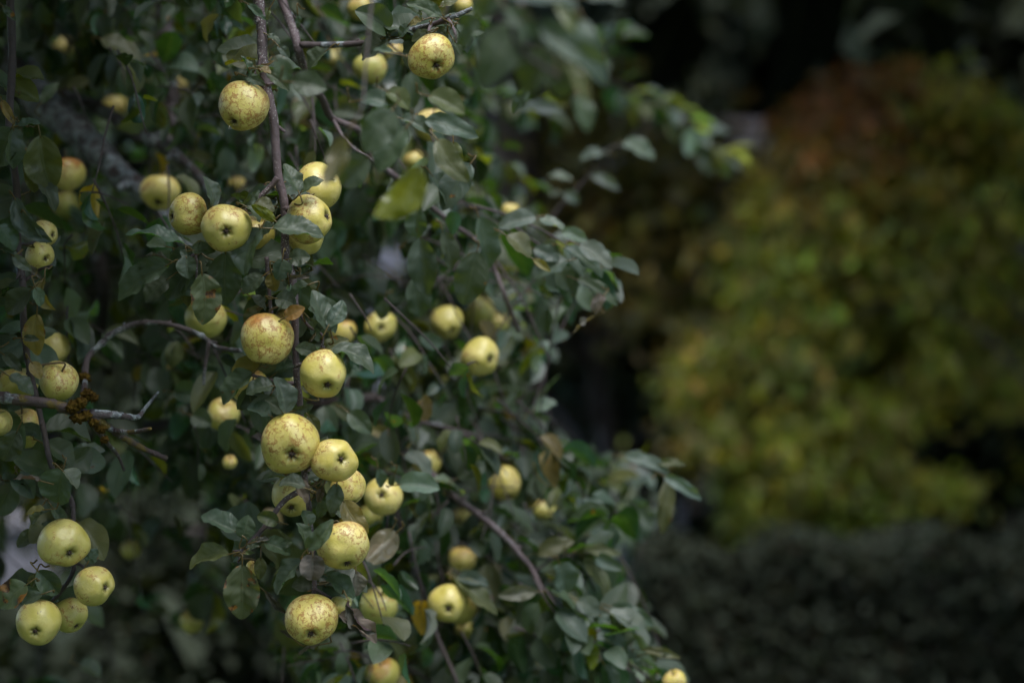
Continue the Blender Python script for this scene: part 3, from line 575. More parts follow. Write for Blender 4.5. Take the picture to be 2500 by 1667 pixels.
# frame, base x,y, tip x,y, width ratio, roll, curl, sideways bend, tint, distance, tip distance offset
def S_(fr, bx, by, tx, ty, w, col='g', roll=0, curl=.5, bend=0, d=2.67, dt=0.): return (fr, bx, by, tx, ty, w, roll, curl, bend, col, d, dt)
HL = [ # hero branch leaves
 S_('Z1',682,835,185,750,.34,'b',10,1.0,-.08), S_('Z1',530,1000,50,1222,.46,'g',0,.3,.05), S_('Z1',905,525,825,270,.52,'b',20,.7,.08), S_('Z1',1395,700,1822,690,.58,'g',0,.25,0,d=2.63),
 S_('Z1',1300,695,1165,1088,.60,'b',10,.5,.06,d=2.66), S_('Z1',815,1065,875,1500,.56,'n',-5,.3,-.03,d=2.65), S_('Z1',1010,890,1020,1345,.56,'g',0,.3,.03,d=2.70), S_('Z1',690,925,712,1110,.85,'b',30,.6,.05),
 S_('Z1',690,940,640,868,.6,'b',-20,.8), S_('Z1',735,880,928,890,.6,'g',20,.8), S_('Z1',1475,950,1432,1122,.95,'b',0,.5), S_('Z1',1530,950,1705,935,.75,'g',10,.9,d=2.68), S_('Z1',1610,405,1545,122,.52,'g',10,.4,-.05,d=2.66),
 S_('Z1',1630,400,1815,305,.62,'g',-10,.9,.05,d=2.67), S_('Z1',1150,520,1285,378,.4,'g',30,.7), S_('Z1',1168,542,1063,418,.3,'b',50,.5), S_('Z1',1245,480,1410,560,.65,'o',10,.8), S_('Z1',1180,520,1285,650,.7,'g',-10,1.0,d=2.65),
 S_('Z1',1420,640,1225,485,.32,'o',150,.4,d=2.64), S_('Z1',1320,1085,1150,1235,.65,'g',5,.5,d=2.69), S_('Z1',1385,1060,1400,1225,.65,'y',0,.4,d=2.69), S_('Z1',1210,1250,1370,1330,.55,'d',0,.4,d=2.70), S_('Z1',1690,1160,1570,1295,.8,'g',20,1.2),
 S_('Z1',1530,1105,1700,1095,.35,'m',30,1.3), S_('Z1',1530,1150,1560,1295,.38,'p',170,.8), S_('Z1',1310,1335,1112,1545,.52,'o',0,.4,d=2.74), S_('Z1',1495,1430,1660,1345,.62,'r',10,.5,d=2.66), S_('Z1',1420,1270,1590,1330,.85,'g',0,.5,d=2.67),
 S_('Z1',1870,1540,1715,1203,.62,'b',20,.5,-.12,d=2.67), S_('Z1',1850,1500,1960,1260,.5,'b',-10,.4,.1,d=2.66), S_('Z1',1740,1560,1800,1450,.5,'b',30,.9), S_('Z1',1700,1440,1800,1530,.5,'p',20,1.0), S_('Z1',520,845,352,785,.65,'p',10,.4,d=2.85), S_('Z1',530,950,350,925,.32,'m',30,.6), S_('Z1',540,1110,350,1300,.62,'d',0,.6,d=2.72),
 S_('Z1',690,1090,705,1355,.38,'o',10,.4,.05,d=2.74), S_('Z1',1180,1110,1340,1000,.6,'p',20,.3,d=2.78), S_('Z1',1290,370,1210,460,.6,'k',10,.6,d=2.76), S_('Z1',1540,500,1580,420,.8,'k',0,.5,d=2.75), S_('Z1',1400,640,1300,760,.5,'g',0,.8,d=2.7),
 S_('Z1',1450,1080,1530,1190,.8,'g',0,.5,d=2.71),
 S_('Z2',915,470,772,425,.72,'g',0,.8), S_('Z2',1020,440,1318,612,.46,'g',-5,1.0,-.10,d=2.66), S_('Z2',955,450,1148,370,.5,'o',0,.6,d=2.71), S_('Z2',525,525,330,590,.62,'y',0,.6,d=2.70), S_('Z2',480,600,218,785,.62,'g',0,.3,d=2.68),
 S_('Z2',620,690,428,745,.68,'g',0,.8), S_('Z2',700,885,625,628,.66,'b',10,.5,.04,d=2.65), S_('Z2',600,900,437,848,.78,'b',0,.6), S_('Z2',690,880,560,785,.75,'g',0,.5,d=2.69), S_('Z2',860,895,937,1015,.6,'o',0,.5,d=2.74), S_('Z2',760,865,900,820,.42,'g',40,.6),
 S_('Z2',640,600,765,555,.7,'b',0,.8,d=2.70), S_('Z2',885,740,815,690,.6,'o',0,.8,d=2.72), S_('Z2',540,970,445,1045,.42,'g',0,.5,d=2.74), S_('Z2',840,1400,655,1385,.62,'d',0,.8,.1,d=2.64), S_('Z2',740,1330,850,1510,.62,'m',0,.5,d=2.66), S_('Z2',1060,1370,1010,1570,.56,'g',0,.6),
 S_('Z2',940,1090,1000,1040,.6,'p',20,.5,d=2.74), S_('Z2',960,1400,930,1500,.6,'m',0,.6,d=2.69),S_('Z2',950,1380,1000,1330,.6,'d',0,.6,d=2.71),
 S_('Z3',1370,225,1562,482,.46,'y',10,.9,.08,d=2.70), S_('Z3',1300,290,1460,360,.5,'g',0,.5,d=2.73), S_('Z3',560,470,312,262,.62,'b',0,.4,-.04), S_('Z3',600,510,650,335,.78,'g',0,.7), S_('Z3',875,390,715,340,.68,'o',-20,1.0,.1), S_('Z3',500,635,145,672,.50,'o',0,.4,.10),
 S_('Z3',600,712,592,1170,.56,'n',0,.3,.0,d=2.66), S_('Z3',770,545,968,640,.66,'g',0,.6), S_('Z3',900,570,985,535,.7,'g',0,.6), S_('Z3',640,600,765,540,.6,'d',0,.6), S_('Z3',1095,600,1297,368,.46,'g',10,.6,.08,d=2.63), S_('Z3',1085,560,1012,395,.62,'g',0,.5,.1,d=2.65),
 S_('Z3',1110,420,1060,300,.95,'g',0,.5), S_('Z3',1060,680,772,892,.50,'b',10,.4,.03,d=2.66), S_('Z3',1140,645,1135,830,1.25,'m',15,.9,d=2.64), S_('Z3',1230,790,1458,975,.54,'g',0,.5,d=2.68), S_('Z3',1470,765,1470,955,.72,'m',0,.5,d=2.70), S_('Z3',1340,1100,1628,1320,.56,'m',0,.5,d=2.67),
 S_('Z3',1412,985,1630,1235,.36,'k',40,.9,.1,d=2.66), S_('Z3',780,925,942,1092,.40,'k',20,.9,.1,d=2.70), S_('Z3',1200,1325,1035,1410,.30,'m',20,.9,d=2.72), S_('Z3',1000,1290,885,1220,.5,'k',0,.5,d=2.74), S_('Z3',1190,850,980,880,.6,'d',0,.5,d=2.72), S_('Z3',740,660,730,830,.55,'o',0,.5,d=2.70),
 S_('Z3',1200,220,1215,365,.75,'g',0,.4,d=2.70), S_('Z3',1330,240,1255,345,.6,'d',0,.4,d=2.72), S_('Z3',610,630,700,625,.4,'o',0,.5), S_('Z3',700,540,820,520,.5,'m',0,.6),
 S_('Z4',610,540,550,400,.5,'g',20,.6), S_('Z4',580,545,730,615,.42,'b',10,.5), S_('Z4',690,500,770,530,.85,'y',0,.5,d=2.66), S_('Z4',740,520,900,655,.48,'g',10,.6), S_('Z4',730,480,670,540,.8,'o',0,.5,d=2.69),
 S_('Z4',700,120,740,290,.45,'g',20,.5,d=2.72), S_('Z4',600,30,735,150,.36,'b',20,.9,.1,d=2.66), S_('Z4',740,250,835,320,.5,'g',0,.5,d=2.7), S_('Z4',760,60,700,200,.5,'o',0,.5,d=2.73), S_('Z4',820,330,900,420,.6,'b',0,.5,d=2.75)]
LL = [ # shaded left branch leaves
 S_('L1',75,815,-60,1060,.85,'b',0,.4,d=2.66), S_('L1',85,820,150,1075,.62,'b',-10,.4,.15,d=2.65), S_('L1',110,805,262,790,.5,'b',0,.5,d=2.66), S_('L1',255,865,330,1225,.62,'o',0,.4,.05,d=2.68), S_('L1',180,1010,240,1235,.5,'o',0,.4,d=2.69), S_('L1',10,640,95,800,.3,'y',30,.7,d=2.70), S_('L1',95,1265,335,1545,.34,'b',20,.8,.12,d=2.67),
 S_('L1',-10,1440,130,1570,.8,'b',0,.4,d=2.66), S_('L1',240,1130,350,1350,.5,'d',0,.5,d=2.70), S_('L1',15,40,112,122,.35,'b',10,.4,d=2.7), S_('L1',110,1385,220,1480,.4,'y',0,.6,d=2.70), S_('L1',190,1395,330,1540,.22,'g',20,.4,d=2.66),
 S_('L2',285,205,360,410,.45,'y',30,1.2,.15,d=2.69), S_('L2',225,265,270,385,.62,'p',0,.3,d=2.67), S_('L2',235,435,215,725,.44,'y',0,.4,.05,d=2.70), S_('L2',58,830,243,905,.58,'g',0,.4,d=2.66), S_('L2',465,1330,672,1308,.5,'p',0,.5,d=2.86), S_('L3',405,200,320,440,.95,'b',0,.4,d=2.70), S_('L3',400,215,520,300,.9,'p',0,.4,d=2.69),
 S_('L3',265,280,85,270,.25,'m',20,.5,d=2.7), S_('L3',285,462,150,455,.5,'y',0,.4,d=2.70), S_('L3',240,600,110,700,.6,'d',0,.5,d=2.74), S_('L3',560,800,622,710,.75,'b',0,.5,d=2.74), S_('L3',240,850,380,1010,.7,'g',0,.4,d=2.71), S_('L3',230,870,180,960,.6,'o',0,.4,d=2.72), S_('L3',170,940,0,1090,.75,'n',0,.6,d=2.68),
 S_('L3',270,1000,150,1060,.6,'g',0,.8,d=2.66), S_('L2',110,1180,10,1400,.6,'d',0,.4,d=2.70), S_('L2',80,60,205,160,.42,'p',40,.6,d=2.67), S_('L2',200,280,0,430,.6,'d',0,.4,d=2.68), S_('L2',0,20,110,60,.6,'b',0,.5,d=2.67), S_('L2',130,100,285,200,.3,'m',20,.4,d=2.68), S_('L2',150,590,250,600,.5,'d',0,.5,d=2.7), S_('L2',200,740,260,850,.6,'y',0,.6,d=2.71),
 S_('L2',20,690,140,800,.5,'d',0,.5,d=2.72), S_('L2',-20,1050,150,1300,.6,'g',0,.5,d=2.74), S_('L3',260,450,200,560,.5,'o',0,.5,d=2.73), S_('L3',330,440,400,560,.5,'g',0,.5,d=2.74)]
TL = [ # leaves of the top right fruiting twig
 S_('Z4',1995,130,1738,28,.42,'g',10,.6,d=2.68), S_('Z4',1985,50,2110,8,.5,'o',0,.5,d=2.70), S_('Z4',1850,150,1770,190,.7,'y',0,.5,d=2.71), S_('Z4',2080,290,2132,395,.5,'g',0,.5,d=2.71), S_('Z4',1900,230,1780,300,.6,'o',0,.5,d=2.69), S_('Z4',1680,200,1590,240,.5,'r',0,.4,d=2.78), S_('Z4',1960,200,2040,280,.6,'d',0,.5,d=2.72), S_('Z4',1170,365,1015,470,.85,'g',0,.3,d=2.80),
 S_('Z4',960,100,975,210,.4,'b',0,.4,d=2.85), S_('Z4',1830,60,1850,150,.3,'p',0,.4,d=2.7), S_('Z4',1760,180,1680,260,.7,'b',0,.3,d=2.72)]
def put_leaves(lst, par):
    for sp in lst:
        g = leaf_arrays(sp, 14, 36, .045); dry = sp[9] in 'mk'; o = link('leaf', g.mesh('leaf'), DRY if dry else LEAF); o.parent = par
        o['label'] = {'g': 'green leaf', 'b': 'grey green leaf', 'o': 'olive leaf', 'y': 'yellowing leaf with brown spots', 'r': 'orange brown leaf', 'm': 'withered mauve leaf', 'k': 'shrivelled dark brown leaf', 'd': 'dark green leaf', 'p': 'pale leaf', 'n': 'green leaf with brown blotches'}[sp[9]]
put_leaves(HL[:100], HERO); put_leaves(LL, LH); put_leaves(TL, B3)

# ---------------- soft leaves and the mass of foliage
SOFT = [
 S_('F',884,690,872,738,.6,'b',0,.4,d=3.3), S_('F',868,1075,882,1122,.6,'b',0,.4,d=3.0), S_('F',905,1090,893,1118,.6,'g',0,.4,d=3.0),
 S_('R3',830,170,600,570,.62,'g',0,.5,d=1.85), S_('R3',960,140,1390,420,.36,'b',10,.9,.12,d=1.80), S_('R3',1010,300,840,600,.7,'g',0,.4,d=1.86), S_('R3',1090,330,1130,640,.66,'g',0,.4,d=1.84), S_('R3',1130,400,1270,650,.42,'o',0,.5,d=1.82), S_('R3',1200,600,1265,845,.5,'g',10,.6,d=1.9),
 S_('R3',740,40,950,265,.40,'b',20,.6,d=1.82), S_('R3',640,-60,1200,60,.42,'b',0,.7,d=1.8), S_('R3',1240,-20,1500,22,.3,'b',10,.6,d=1.8), S_('R3',1060,10,1300,330,.25,'o',30,.5,d=1.86), S_('R3',1230,120,1390,560,.34,'b',10,.6,.1,d=1.83), S_('R3',700,-100,560,120,.6,'b',0,.4,d=1.85), S_('R3',900,560,760,720,.4,'b',0,.4,d=2.4),
 S_('R3',830,700,1110,720,.4,'p',20,.6,d=3.9), S_('R3',560,120,420,300,.5,'g',0,.4,d=2.0),
 S_('Z4',1300,985,1150,1330,.42,'u',160,.7,.1,d=2.05), S_('Z4',1640,790,1440,1095,.62,'g',0,.5,d=2.25), S_('Z4',1410,720,1670,760,.5,'b',20,1.0,d=2.4), S_('Z4',1600,660,1760,790,.75,'o',0,.6,d=2.4), S_('Z4',1900,690,2160,820,.62,'o',0,.6,d=2.4), S_('Z4',1740,920,1540,1240,.62,'g',0,.5,d=2.3),
 S_('Z4',1470,1130,1240,1330,.72,'g',0,.4,d=2.3), S_('Z4',1700,850,1930,980,.5,'b',10,.5,d=2.5), S_('D',330,280,30,600,.48,'o',170,.5,.1,d=2.1), S_('Z4',1870,860,2260,990,.34,'b',10,.8,d=2.5), S_('Z4',1960,1000,2190,1310,.42,'o',0,.6,.1,d=2.45), S_('Z4',920,590,1170,640,.7,'g',10,.5,d=2.35), S_('Z4',800,420,930,580,.6,'g',0,.4,d=2.35),
 S_('Z4',1650,380,1500,360,.4,'b',10,.5,d=2.5), S_('D',310,545,300,740,.75,'b',0,.3,d=3.0), S_('D',330,730,360,1110,.52,'b',0,.3,d=3.05), S_('D',470,690,560,940,.5,'g',0,.3,d=3.05), S_('D',690,820,610,1180,.56,'g',0,.3,d=3.0), S_('D',300,980,340,1250,.6,'b',0,.3,d=3.1), S_('D',700,600,840,930,.5,'b',0,.4,d=3.05), S_('D',880,720,1030,860,.7,'o',0,.5,d=3.0),
 S_('D',1050,870,1160,950,.4,'y',0,.5,d=3.0), S_('D',1070,600,825,670,.5,'p',0,.5,d=3.1), S_('D',1080,620,1260,690,.5,'p',0,.5,d=3.15), S_('D',1230,690,1400,760,.5,'p',0,.5,d=3.15), S_('D',1340,780,1555,930,.52,'p',0,.5,d=3.1), S_('D',1270,880,1050,990,.7,'b',0,.5,d=3.1), S_('D',1250,800,1490,990,.5,'b',0,.5,d=3.12), S_('D',1050,800,1220,880,.5,'b',0,.5,d=3.1), S_('D',1190,920,1320,1060,.7,'g',0,.4,d=3.15),
 S_('D',1330,1000,1590,1170,.3,'g',0,.7,d=3.15), S_('D',1500,1100,1440,1220,.7,'m',0,1.2,d=3.1), S_('D',1450,1230,1300,1350,.2,'m',30,.5,d=3.1), S_('D',650,260,470,560,.5,'b',0,.5,d=2.9), S_('D',400,330,600,520,.6,'b',0,.4,d=2.9), S_('D',540,120,560,330,.5,'o',0,.5,d=2.8), S_('D',240,760,400,650,.4,'b',0,.5,d=3.2),
 S_('D',1620,130,1825,235,.55,'p',-10,.7,d=4.1), S_('D',1500,200,1350,240,.6,'p',0,.7,d=4.2), S_('D',1410,330,1600,430,.36,'p',0,.7,d=4.2), S_('D',1290,370,1145,345,.6,'p',10,.6,d=4.2), S_('D',1250,440,1340,510,.6,'p',10,.6,d=4.2), S_('D',1240,460,1145,460,.5,'p',10,.6,d=4.2),S_('D',1540,200,1480,190,.6,'p',10,.6,d=4.2),
 S_('R1',1290,505,1505,590,.34,'p',0,.6,d=3.4), S_('R1',1480,600,1655,710,.30,'p',0,1.0,d=3.35), S_('R1',1440,540,1585,545,.28,'o',0,.8,d=3.4), S_('R1',1500,610,1470,870,.3,'o',0,.5,d=3.4), S_('R1',990,1010,1050,1155,.8,'b',0,.4,d=3.2), S_('R1',1220,1230,1410,1390,.42,'p',0,.9,d=3.2), S_('R1',1230,1210,1435,1300,.35,'b',0,.7,d=3.25), S_('R1',870,290,978,255,.6,'p',0,.6,d=3.5),
 S_('R1',300,330,400,230,.75,'u',160,.4,d=3.2), S_('R1',230,860,90,1010,.6,'u',160,.4,d=3.0), S_('R1',510,610,660,520,.5,'g',0,.4,d=3.3), S_('R1',240,640,430,660,.6,'p',0,.8,d=3.0), S_('R1',260,500,390,600,.6,'p',0,.7,d=3.2), S_('R1',100,380,230,420,.45,'y',0,.6,d=3.2), S_('R1',500,1070,700,1250,.32,'o',0,1.0,.1,d=3.2), S_('R1',510,1080,660,1110,.5,'b',0,.7,d=3.2), S_('R1',0,300,110,400,.6,'g',0,.5,d=3.0),
 S_('R1',880,960,1060,900,.4,'o',0,.6,d=3.3), S_('R1',1060,950,1280,970,.28,'o',0,.8,d=3.3), S_('R1',1100,980,1220,1180,.35,'o',0,.8,d=3.3), S_('R1',1380,1410,1560,1450,.25,'o',0,.7,d=3.2), S_('R1',1400,1430,1530,1430,.3,'b',0,.7,d=3.2), S_('R1',1200,1480,1260,1600,.5,'b',0,.5,d=3.2), S_('R1',1180,1250,1290,1410,.5,'b',0,.5,d=3.2), S_('R1',1070,1180,1180,1250,.7,'b',0,.5,d=3.2),
 S_('R1',880,1140,700,1160,.4,'u',0,.5,d=3.2), S_('L2',1110,930,1320,960,.7,'b',0,.5,d=3.1), S_('L2',1220,1080,1350,1140,.9,'g',0,.5,d=3.15), S_('L1',260,660,360,500,.4,'g',0,.4,d=3.2), S_('L1',640,250,900,400,.5,'o',0,.5,d=3.3), S_('L1',430,560,580,520,.6,'o',0,.5,d=3.4), S_('L1',1130,400,1240,430,.9,'r',0,.4,d=3.6), S_('L1',1260,560,1340,420,.5,'m',0,.4,d=3.4),
 S_('R1',0,60,-1,130,.6,'g',0,.3,d=3.2), S_('Z3',1750,440,1600,720,.6,'u',165,.3,d=3.0), S_('L3',500,1450,660,1480,.8,'b',0,.4,d=3.4)]

G1 = 'apples on the hanging branch in focus'; G2 = 'apples on the shaded left branch'; G3 = 'apples hanging out of focus deeper in the tree'
AP = [
 (558,245,112,2.68,(-.35,.75),.8,.3,.1,'russet flecked apple with brown scars beside the upper bare twig',G1,1),
 (434,492,96,2.70,(-.93,.12),.55,.2,.25,'elongated yellow green apple left of the apple with its eye facing us',G1,1),
 (520,524,112,2.66,(.10,.20),.25,.1,.15,'round yellow apple with dark eye facing the camera in the upper cluster',G1,1),
 (712,503,108,2.69,(.90,-.10),.35,.25,0,'pale yellow apple partly covered by a broad green leaf',G1,1),
 (731,428,112,2.80,(.75,-.45),.2,.1,0,'white topped apple behind the leaves above the leaf covered apple',G1,1),
 (700,540,92,2.76,None,.1,.0,.1,'yellow apple mostly hidden behind the twig and broad leaf',G1,1),
 (588,540,84,2.76,None,.1,.0,.1,'apple hidden behind the leaf right of the camera facing eye',G1,1),
 (612,781,124,2.68,(-.10,.97),.75,1.0,.0,'large yellow apple with orange russet cheek left of the twig',G1,1),
 (670,738,82,2.80,None,.1,.0,.0,'small pale apple peeking out right of the orange leaf',G1,1),
 (743,860,108,2.66,(.28,.50),.25,.0,.2,'speckled yellow apple right of the twig under the arched leaf',G1,1),
 (572,884,84,2.79,None,.2,.9,.0,'orange tinged apple hidden behind the yellow and dark leaves',G1,1),
 (665,1018,138,2.66,(.20,.46),.55,.35,.1,'largest yellow apple with a dimple above its dark eye',G1,1),
 (768,1057,104,2.66,(.42,-.12),.2,.15,.1,'apple touching the right of the largest apple, star shaped dark eye',G1,1),
 (796,1120,88,2.76,(.3,.8),.6,.2,.0,'russet speckled apple tucked below the star eyed apple',G1,1),
 (672,1138,96,2.77,(.0,.62),.1,.0,.3,'pale green apple behind the twig below the largest apple',G1,1),
 (788,1252,120,2.66,(.25,.86),.3,.15,.0,'bright yellow apple with one pit mark near its top right',G1,1),
 (716,1423,118,2.67,(.02,.55),1.0,.45,.1,'lowest apple of the branch with a brown russet net over its top',G1,1),
 (780,1392,46,2.69,(.85,-.1),.2,.4,.2,'tiny undeveloped apple beside the withered purple leaf',G1,1),
 (583,1304,38,2.72,None,.2,.1,.0,'tiny yellow apple behind the hanging olive leaf',G1,1),
 (147,1248,115,2.72,(.42,.42),.2,.1,.35,'topmost big apple of the dark lower left cluster',G2,1),
 (219,1345,90,2.72,(.68,.02),.15,.2,.35,'apple with its eye turned right in the dark lower left cluster',G2,1),
 (88,1430,104,2.72,(.02,.35),.15,.0,.35,'lowest apple of the dark lower left cluster, eye facing us',G2,1),
 (161,1412,82,2.78,(.5,.7),.2,.1,.4,'shadowed apple squeezed between two others at the lower left',G2,1),
 (135,877,92,2.75,None,.15,.0,.3,'pale dusty apple resting above the mossy branch',G2,1.0),
 (122,800,74,3.0,(-.1,.75),.0,.0,.2,'smooth apple with dark underside behind the dusty apple',G2,1),
 (40,882,92,2.83,None,.1,.0,.4,'apple behind a dark leaf at the left edge above the branch',G2,1),
 (-6,970,66,2.72,None,.1,.0,.2,'yellow apple cut by the left edge just under the mossy branch',G2,1),
 (52,985,88,2.86,None,.5,.2,.6,'dark olive apple hanging below the mossy branch',G2,1),
 (102,538,64,2.80,(.8,.1),.1,.5,.0,'pale apple with rosy shoulder between dark curled leaves at left',G2,1),
 (92,588,66,2.76,(.62,.25),.3,.1,.3,'apple with dark sunken eye under the curled leaves at left',G2,1),
 (155,400,80,3.3,None,.2,1.3,.2,'orange shouldered apple beside the olive leaf at the left',G3,1),
 (150,470,66,3.5,None,.0,.0,.9,'dim green apple below the orange shouldered apple',G3,1),
 (369,440,90,3.3,(-.1,.8),.1,1.0,.1,'blurred golden apple at the end of the lichened limb',G3,1),
 (264,246,58,4.3,None,.0,.0,.1,'pale blurred apple above the second lichened limb',G3,1),
 (410,200,44,4.5,None,.0,.0,.1,'small pale blurred apple beside the upright grey stem',G3,1),
 (142,110,44,4.6,None,.0,.0,.1,'pale blurred apple in the dark top left leaves',G3,1),
 (472,732,94,3.02,None,.0,.0,.6,'yellow green apple behind the leaf with brown blotches',G3,1),
 (512,953,76,3.2,None,.0,.1,.3,'blurred yellow apple left of the branch below the dark leaf',G3,1),
 (528,1062,34,3.2,None,.0,.1,.1,'tiny round yellow apple deep in the shade at centre left',G3,1),
 (991,130,106,2.69,(.32,.62),1.1,.3,.1,'cracked russet apple hanging at the top right of the twig',G3,1),
 (850,157,74,3.3,None,.0,.0,.6,'green apple with a dark pit on top left of the cracked apple',G3,1),
 (905,128,54,3.4,None,.0,.3,.4,'dim yellow apple between the green and the cracked apples',G3,1),
 (828,20,58,3.4,None,.0,.0,.3,'pale apple cut by the top edge',G3,1),
 (1066,14,46,3.3,None,.0,.0,.2,'small pale apple cut by the top edge near the big blurred leaves',G3,1),
 (765,135,52,3.9,None,.0,.0,.7,'dull green apple beneath the horizontal twig',G3,1),
 (990,290,74,3.3,None,.0,.0,.0,'bright topped apple crossed by a blurred leaf',G3,1),
 (950,368,46,3.5,None,.0,.0,.1,'small pale apple below the bright topped apple',G3,1),
 (874,750,72,3.4,(.05,.1),.0,.0,.2,'heart shaped apple with dark eye left of the apple pair',G3,1),
 (1027,742,74,3.6,(.3,.55),.0,.0,.3,'left apple of the blurred pair with a smaller dim neighbour',G3,1),
 (1098,716,76,3.75,None,.0,.0,.7,'dim yellow apple just under the long drooping leaf',G3,1),
 (1142,742,60,3.85,None,.0,.0,.8,'darkest apple right of the drooping leaf',G3,1),
 (1105,820,88,3.3,(.55,.15),.0,.3,.1,'brightest yellow apple of the right middle of the tree',G3,1),
 (1172,486,40,3.6,None,.0,.0,.0,'tiny bright apple on the upper right edge of the tree',G3,1),
 (1005,862,50,4.0,None,.0,.0,.5,'pale dim apple left of and below the brightest yellow apple',G3,1),
 (736,735,58,3.3,None,.0,.0,.1,'pale blurred apple directly behind the shiny folded leaf',G3,1),
 (787,765,60,3.4,None,.0,.3,.1,'creamy blurred apple behind the arched leaf',G3,1),
 (980,1066,66,3.5,None,.0,.1,.1,'pale apple under the pleated grey leaf right of the main branch',G3,1),
 (880,1140,88,3.1,(-.05,-.15),.0,.0,.0,'notched pale apple with dark centre right of the russet speckled apple',G3,1),
 (852,1186,58,3.4,None,.0,.0,.7,'dim apple under the notched pale apple',G3,1),
 (1160,1112,78,3.5,(.2,.75),.0,.6,.0,'lone cream apple with orange spot at its top',G3,1),
 (1250,1172,56,3.8,None,.2,.2,.8,'olive apple right of the lone cream apple',G3,1),
 (1064,1190,50,4.0,None,.0,.0,.5,'dim pale apple above the bare knobbly twig',G3,1),
 (1063,1286,62,3.5,None,.0,.2,.1,'half hidden pale apple left of the knobbly twig',G3,1),
 (870,1392,86,3.15,None,.0,.0,.8,'dull green apple right of the lowest russet apple',G3,1),
 (1027,1385,88,3.2,(.12,.25),.0,.0,.1,'bright pale green apple with a small eye at the lower centre',G3,1),
 (1058,1398,72,3.45,None,.0,.0,.5,'apple hidden behind the bright pale green one',G3,1),
 (1068,1446,44,3.5,None,.0,.0,.6,'small green apple just below the bright pale green one',G3,1),
 (880,1546,76,3.3,None,.0,.6,.5,'dim yellow apple at the bottom edge of the frame',G3,1),
 (1549,1562,52,3.2,None,.0,.0,.0,'small pale apple at the bottom right tip of the tree',G3,1),
 (440,1428,54,3.7,None,.0,.0,.5,'ghostly pale apple in the dark lower left foliage',G3,1),
 (300,1262,46,3.8,None,.0,.0,.7,'faint apple in the darkness right of the lower left cluster',G3,1),
 (545,425,42,3.6,None,.0,.4,.1,'creamy blurred apple above the camera facing eye',G3,1)]
rgc = np.random.default_rng(66)
for pts_, k_, dd_ in (([(600,150),(612,190),(640,440),(650,470),(560,600),(500,590),(620,700),(690,700),(690,640),(580,860),(640,900),(660,610),(700,1110),(600,1230),(700,1300),(740,1330),(430,600),(470,630),(720,1370),(750,1100),(700,470)], 5, 2.73), ([(20,200),(40,300),(30,450),(60,650),(60,780),(100,1000),(130,1080),(170,1200),(120,1360),(60,560),(30,1100)], 4, 2.74), ([(900,90),(960,70),(1040,60),(1010,40)], 4, 2.75)):
    for (x_, y_) in pts_:
        for q_ in range(k_):
            a_ = rgc.uniform(-.6, math.pi+.6); l_ = rgc.uniform(65, 115); bx_ = x_+rgc.normal(0, 10); by_ = y_+rgc.normal(0, 10)
            SOFT.append(S_('F', bx_, by_, bx_+math.cos(a_)*l_, by_+math.sin(a_)*l_, rgc.uniform(.52, .75), 'ggbbdobg'[rgc.integers(8)], rgc.uniform(-35, 35), rgc.uniform(.2, 1.1), rgc.normal(0, .05), dd_+rgc.uniform(0, .09), rgc.uniform(-.02, .03)))
mask = np.array([(-900,-900),(1130,-900),(1130,-50),(1090,120),(1110,300),(1130,450),(1290,520),(1380,590),(1390,680),(1280,710),(1250,850),(1200,900),(1250,1000),(1420,1070),(1550,1075),(1520,1190),(1400,1240),(1420,1330),(1480,1420),(1560,1568),(1600,1700),(1300,2300),(-900,2300)], float)
FG = Geo(); TW = Geo()
for sp in SOFT+HL[100:]: g = leaf_arrays(sp, 8, 16, .0); FG.add(np.concatenate(g.V), np.concatenate(g.F), np.concatenate(g.T), np.concatenate(g.U))
def inpoly(x, y, pl=mask):
    c = np.zeros(len(x), bool); j = len(pl)-1
    for i in range(len(pl)):
        t = ((pl[i,1] > y) != (pl[j,1] > y)) & (x < (pl[j,0]-pl[i,0])*(y-pl[i,1])/(pl[j,1]-pl[i,1]+1e-9)+pl[i,0]); c ^= t; j = i
    return c
HOLES = [(40,200,90,70),(110,420,70,70),(290,385,60,45),(250,880,90,60),(370,1150,120,60),(330,1300,150,60),(250,1500,260,90),(60,1290,60,80),(1180,1470,110,80),(1130,1300,70,50),(900,600,60,50),(560,1480,90,80),(230,640,60,90),(120,600,60,80),(880,1400,40,60),(520,1560,200,60),(1180,380,50,90),(30,1130,50,60),(430,900,40,50),(1250,1480,60,60)]
def to_px(p): return ((p[:,0]/(K*p[:,1])+1250)*.9408, (833.5-(p[:,2]-CAMZ)/(K*p[:,1]))*.9408)
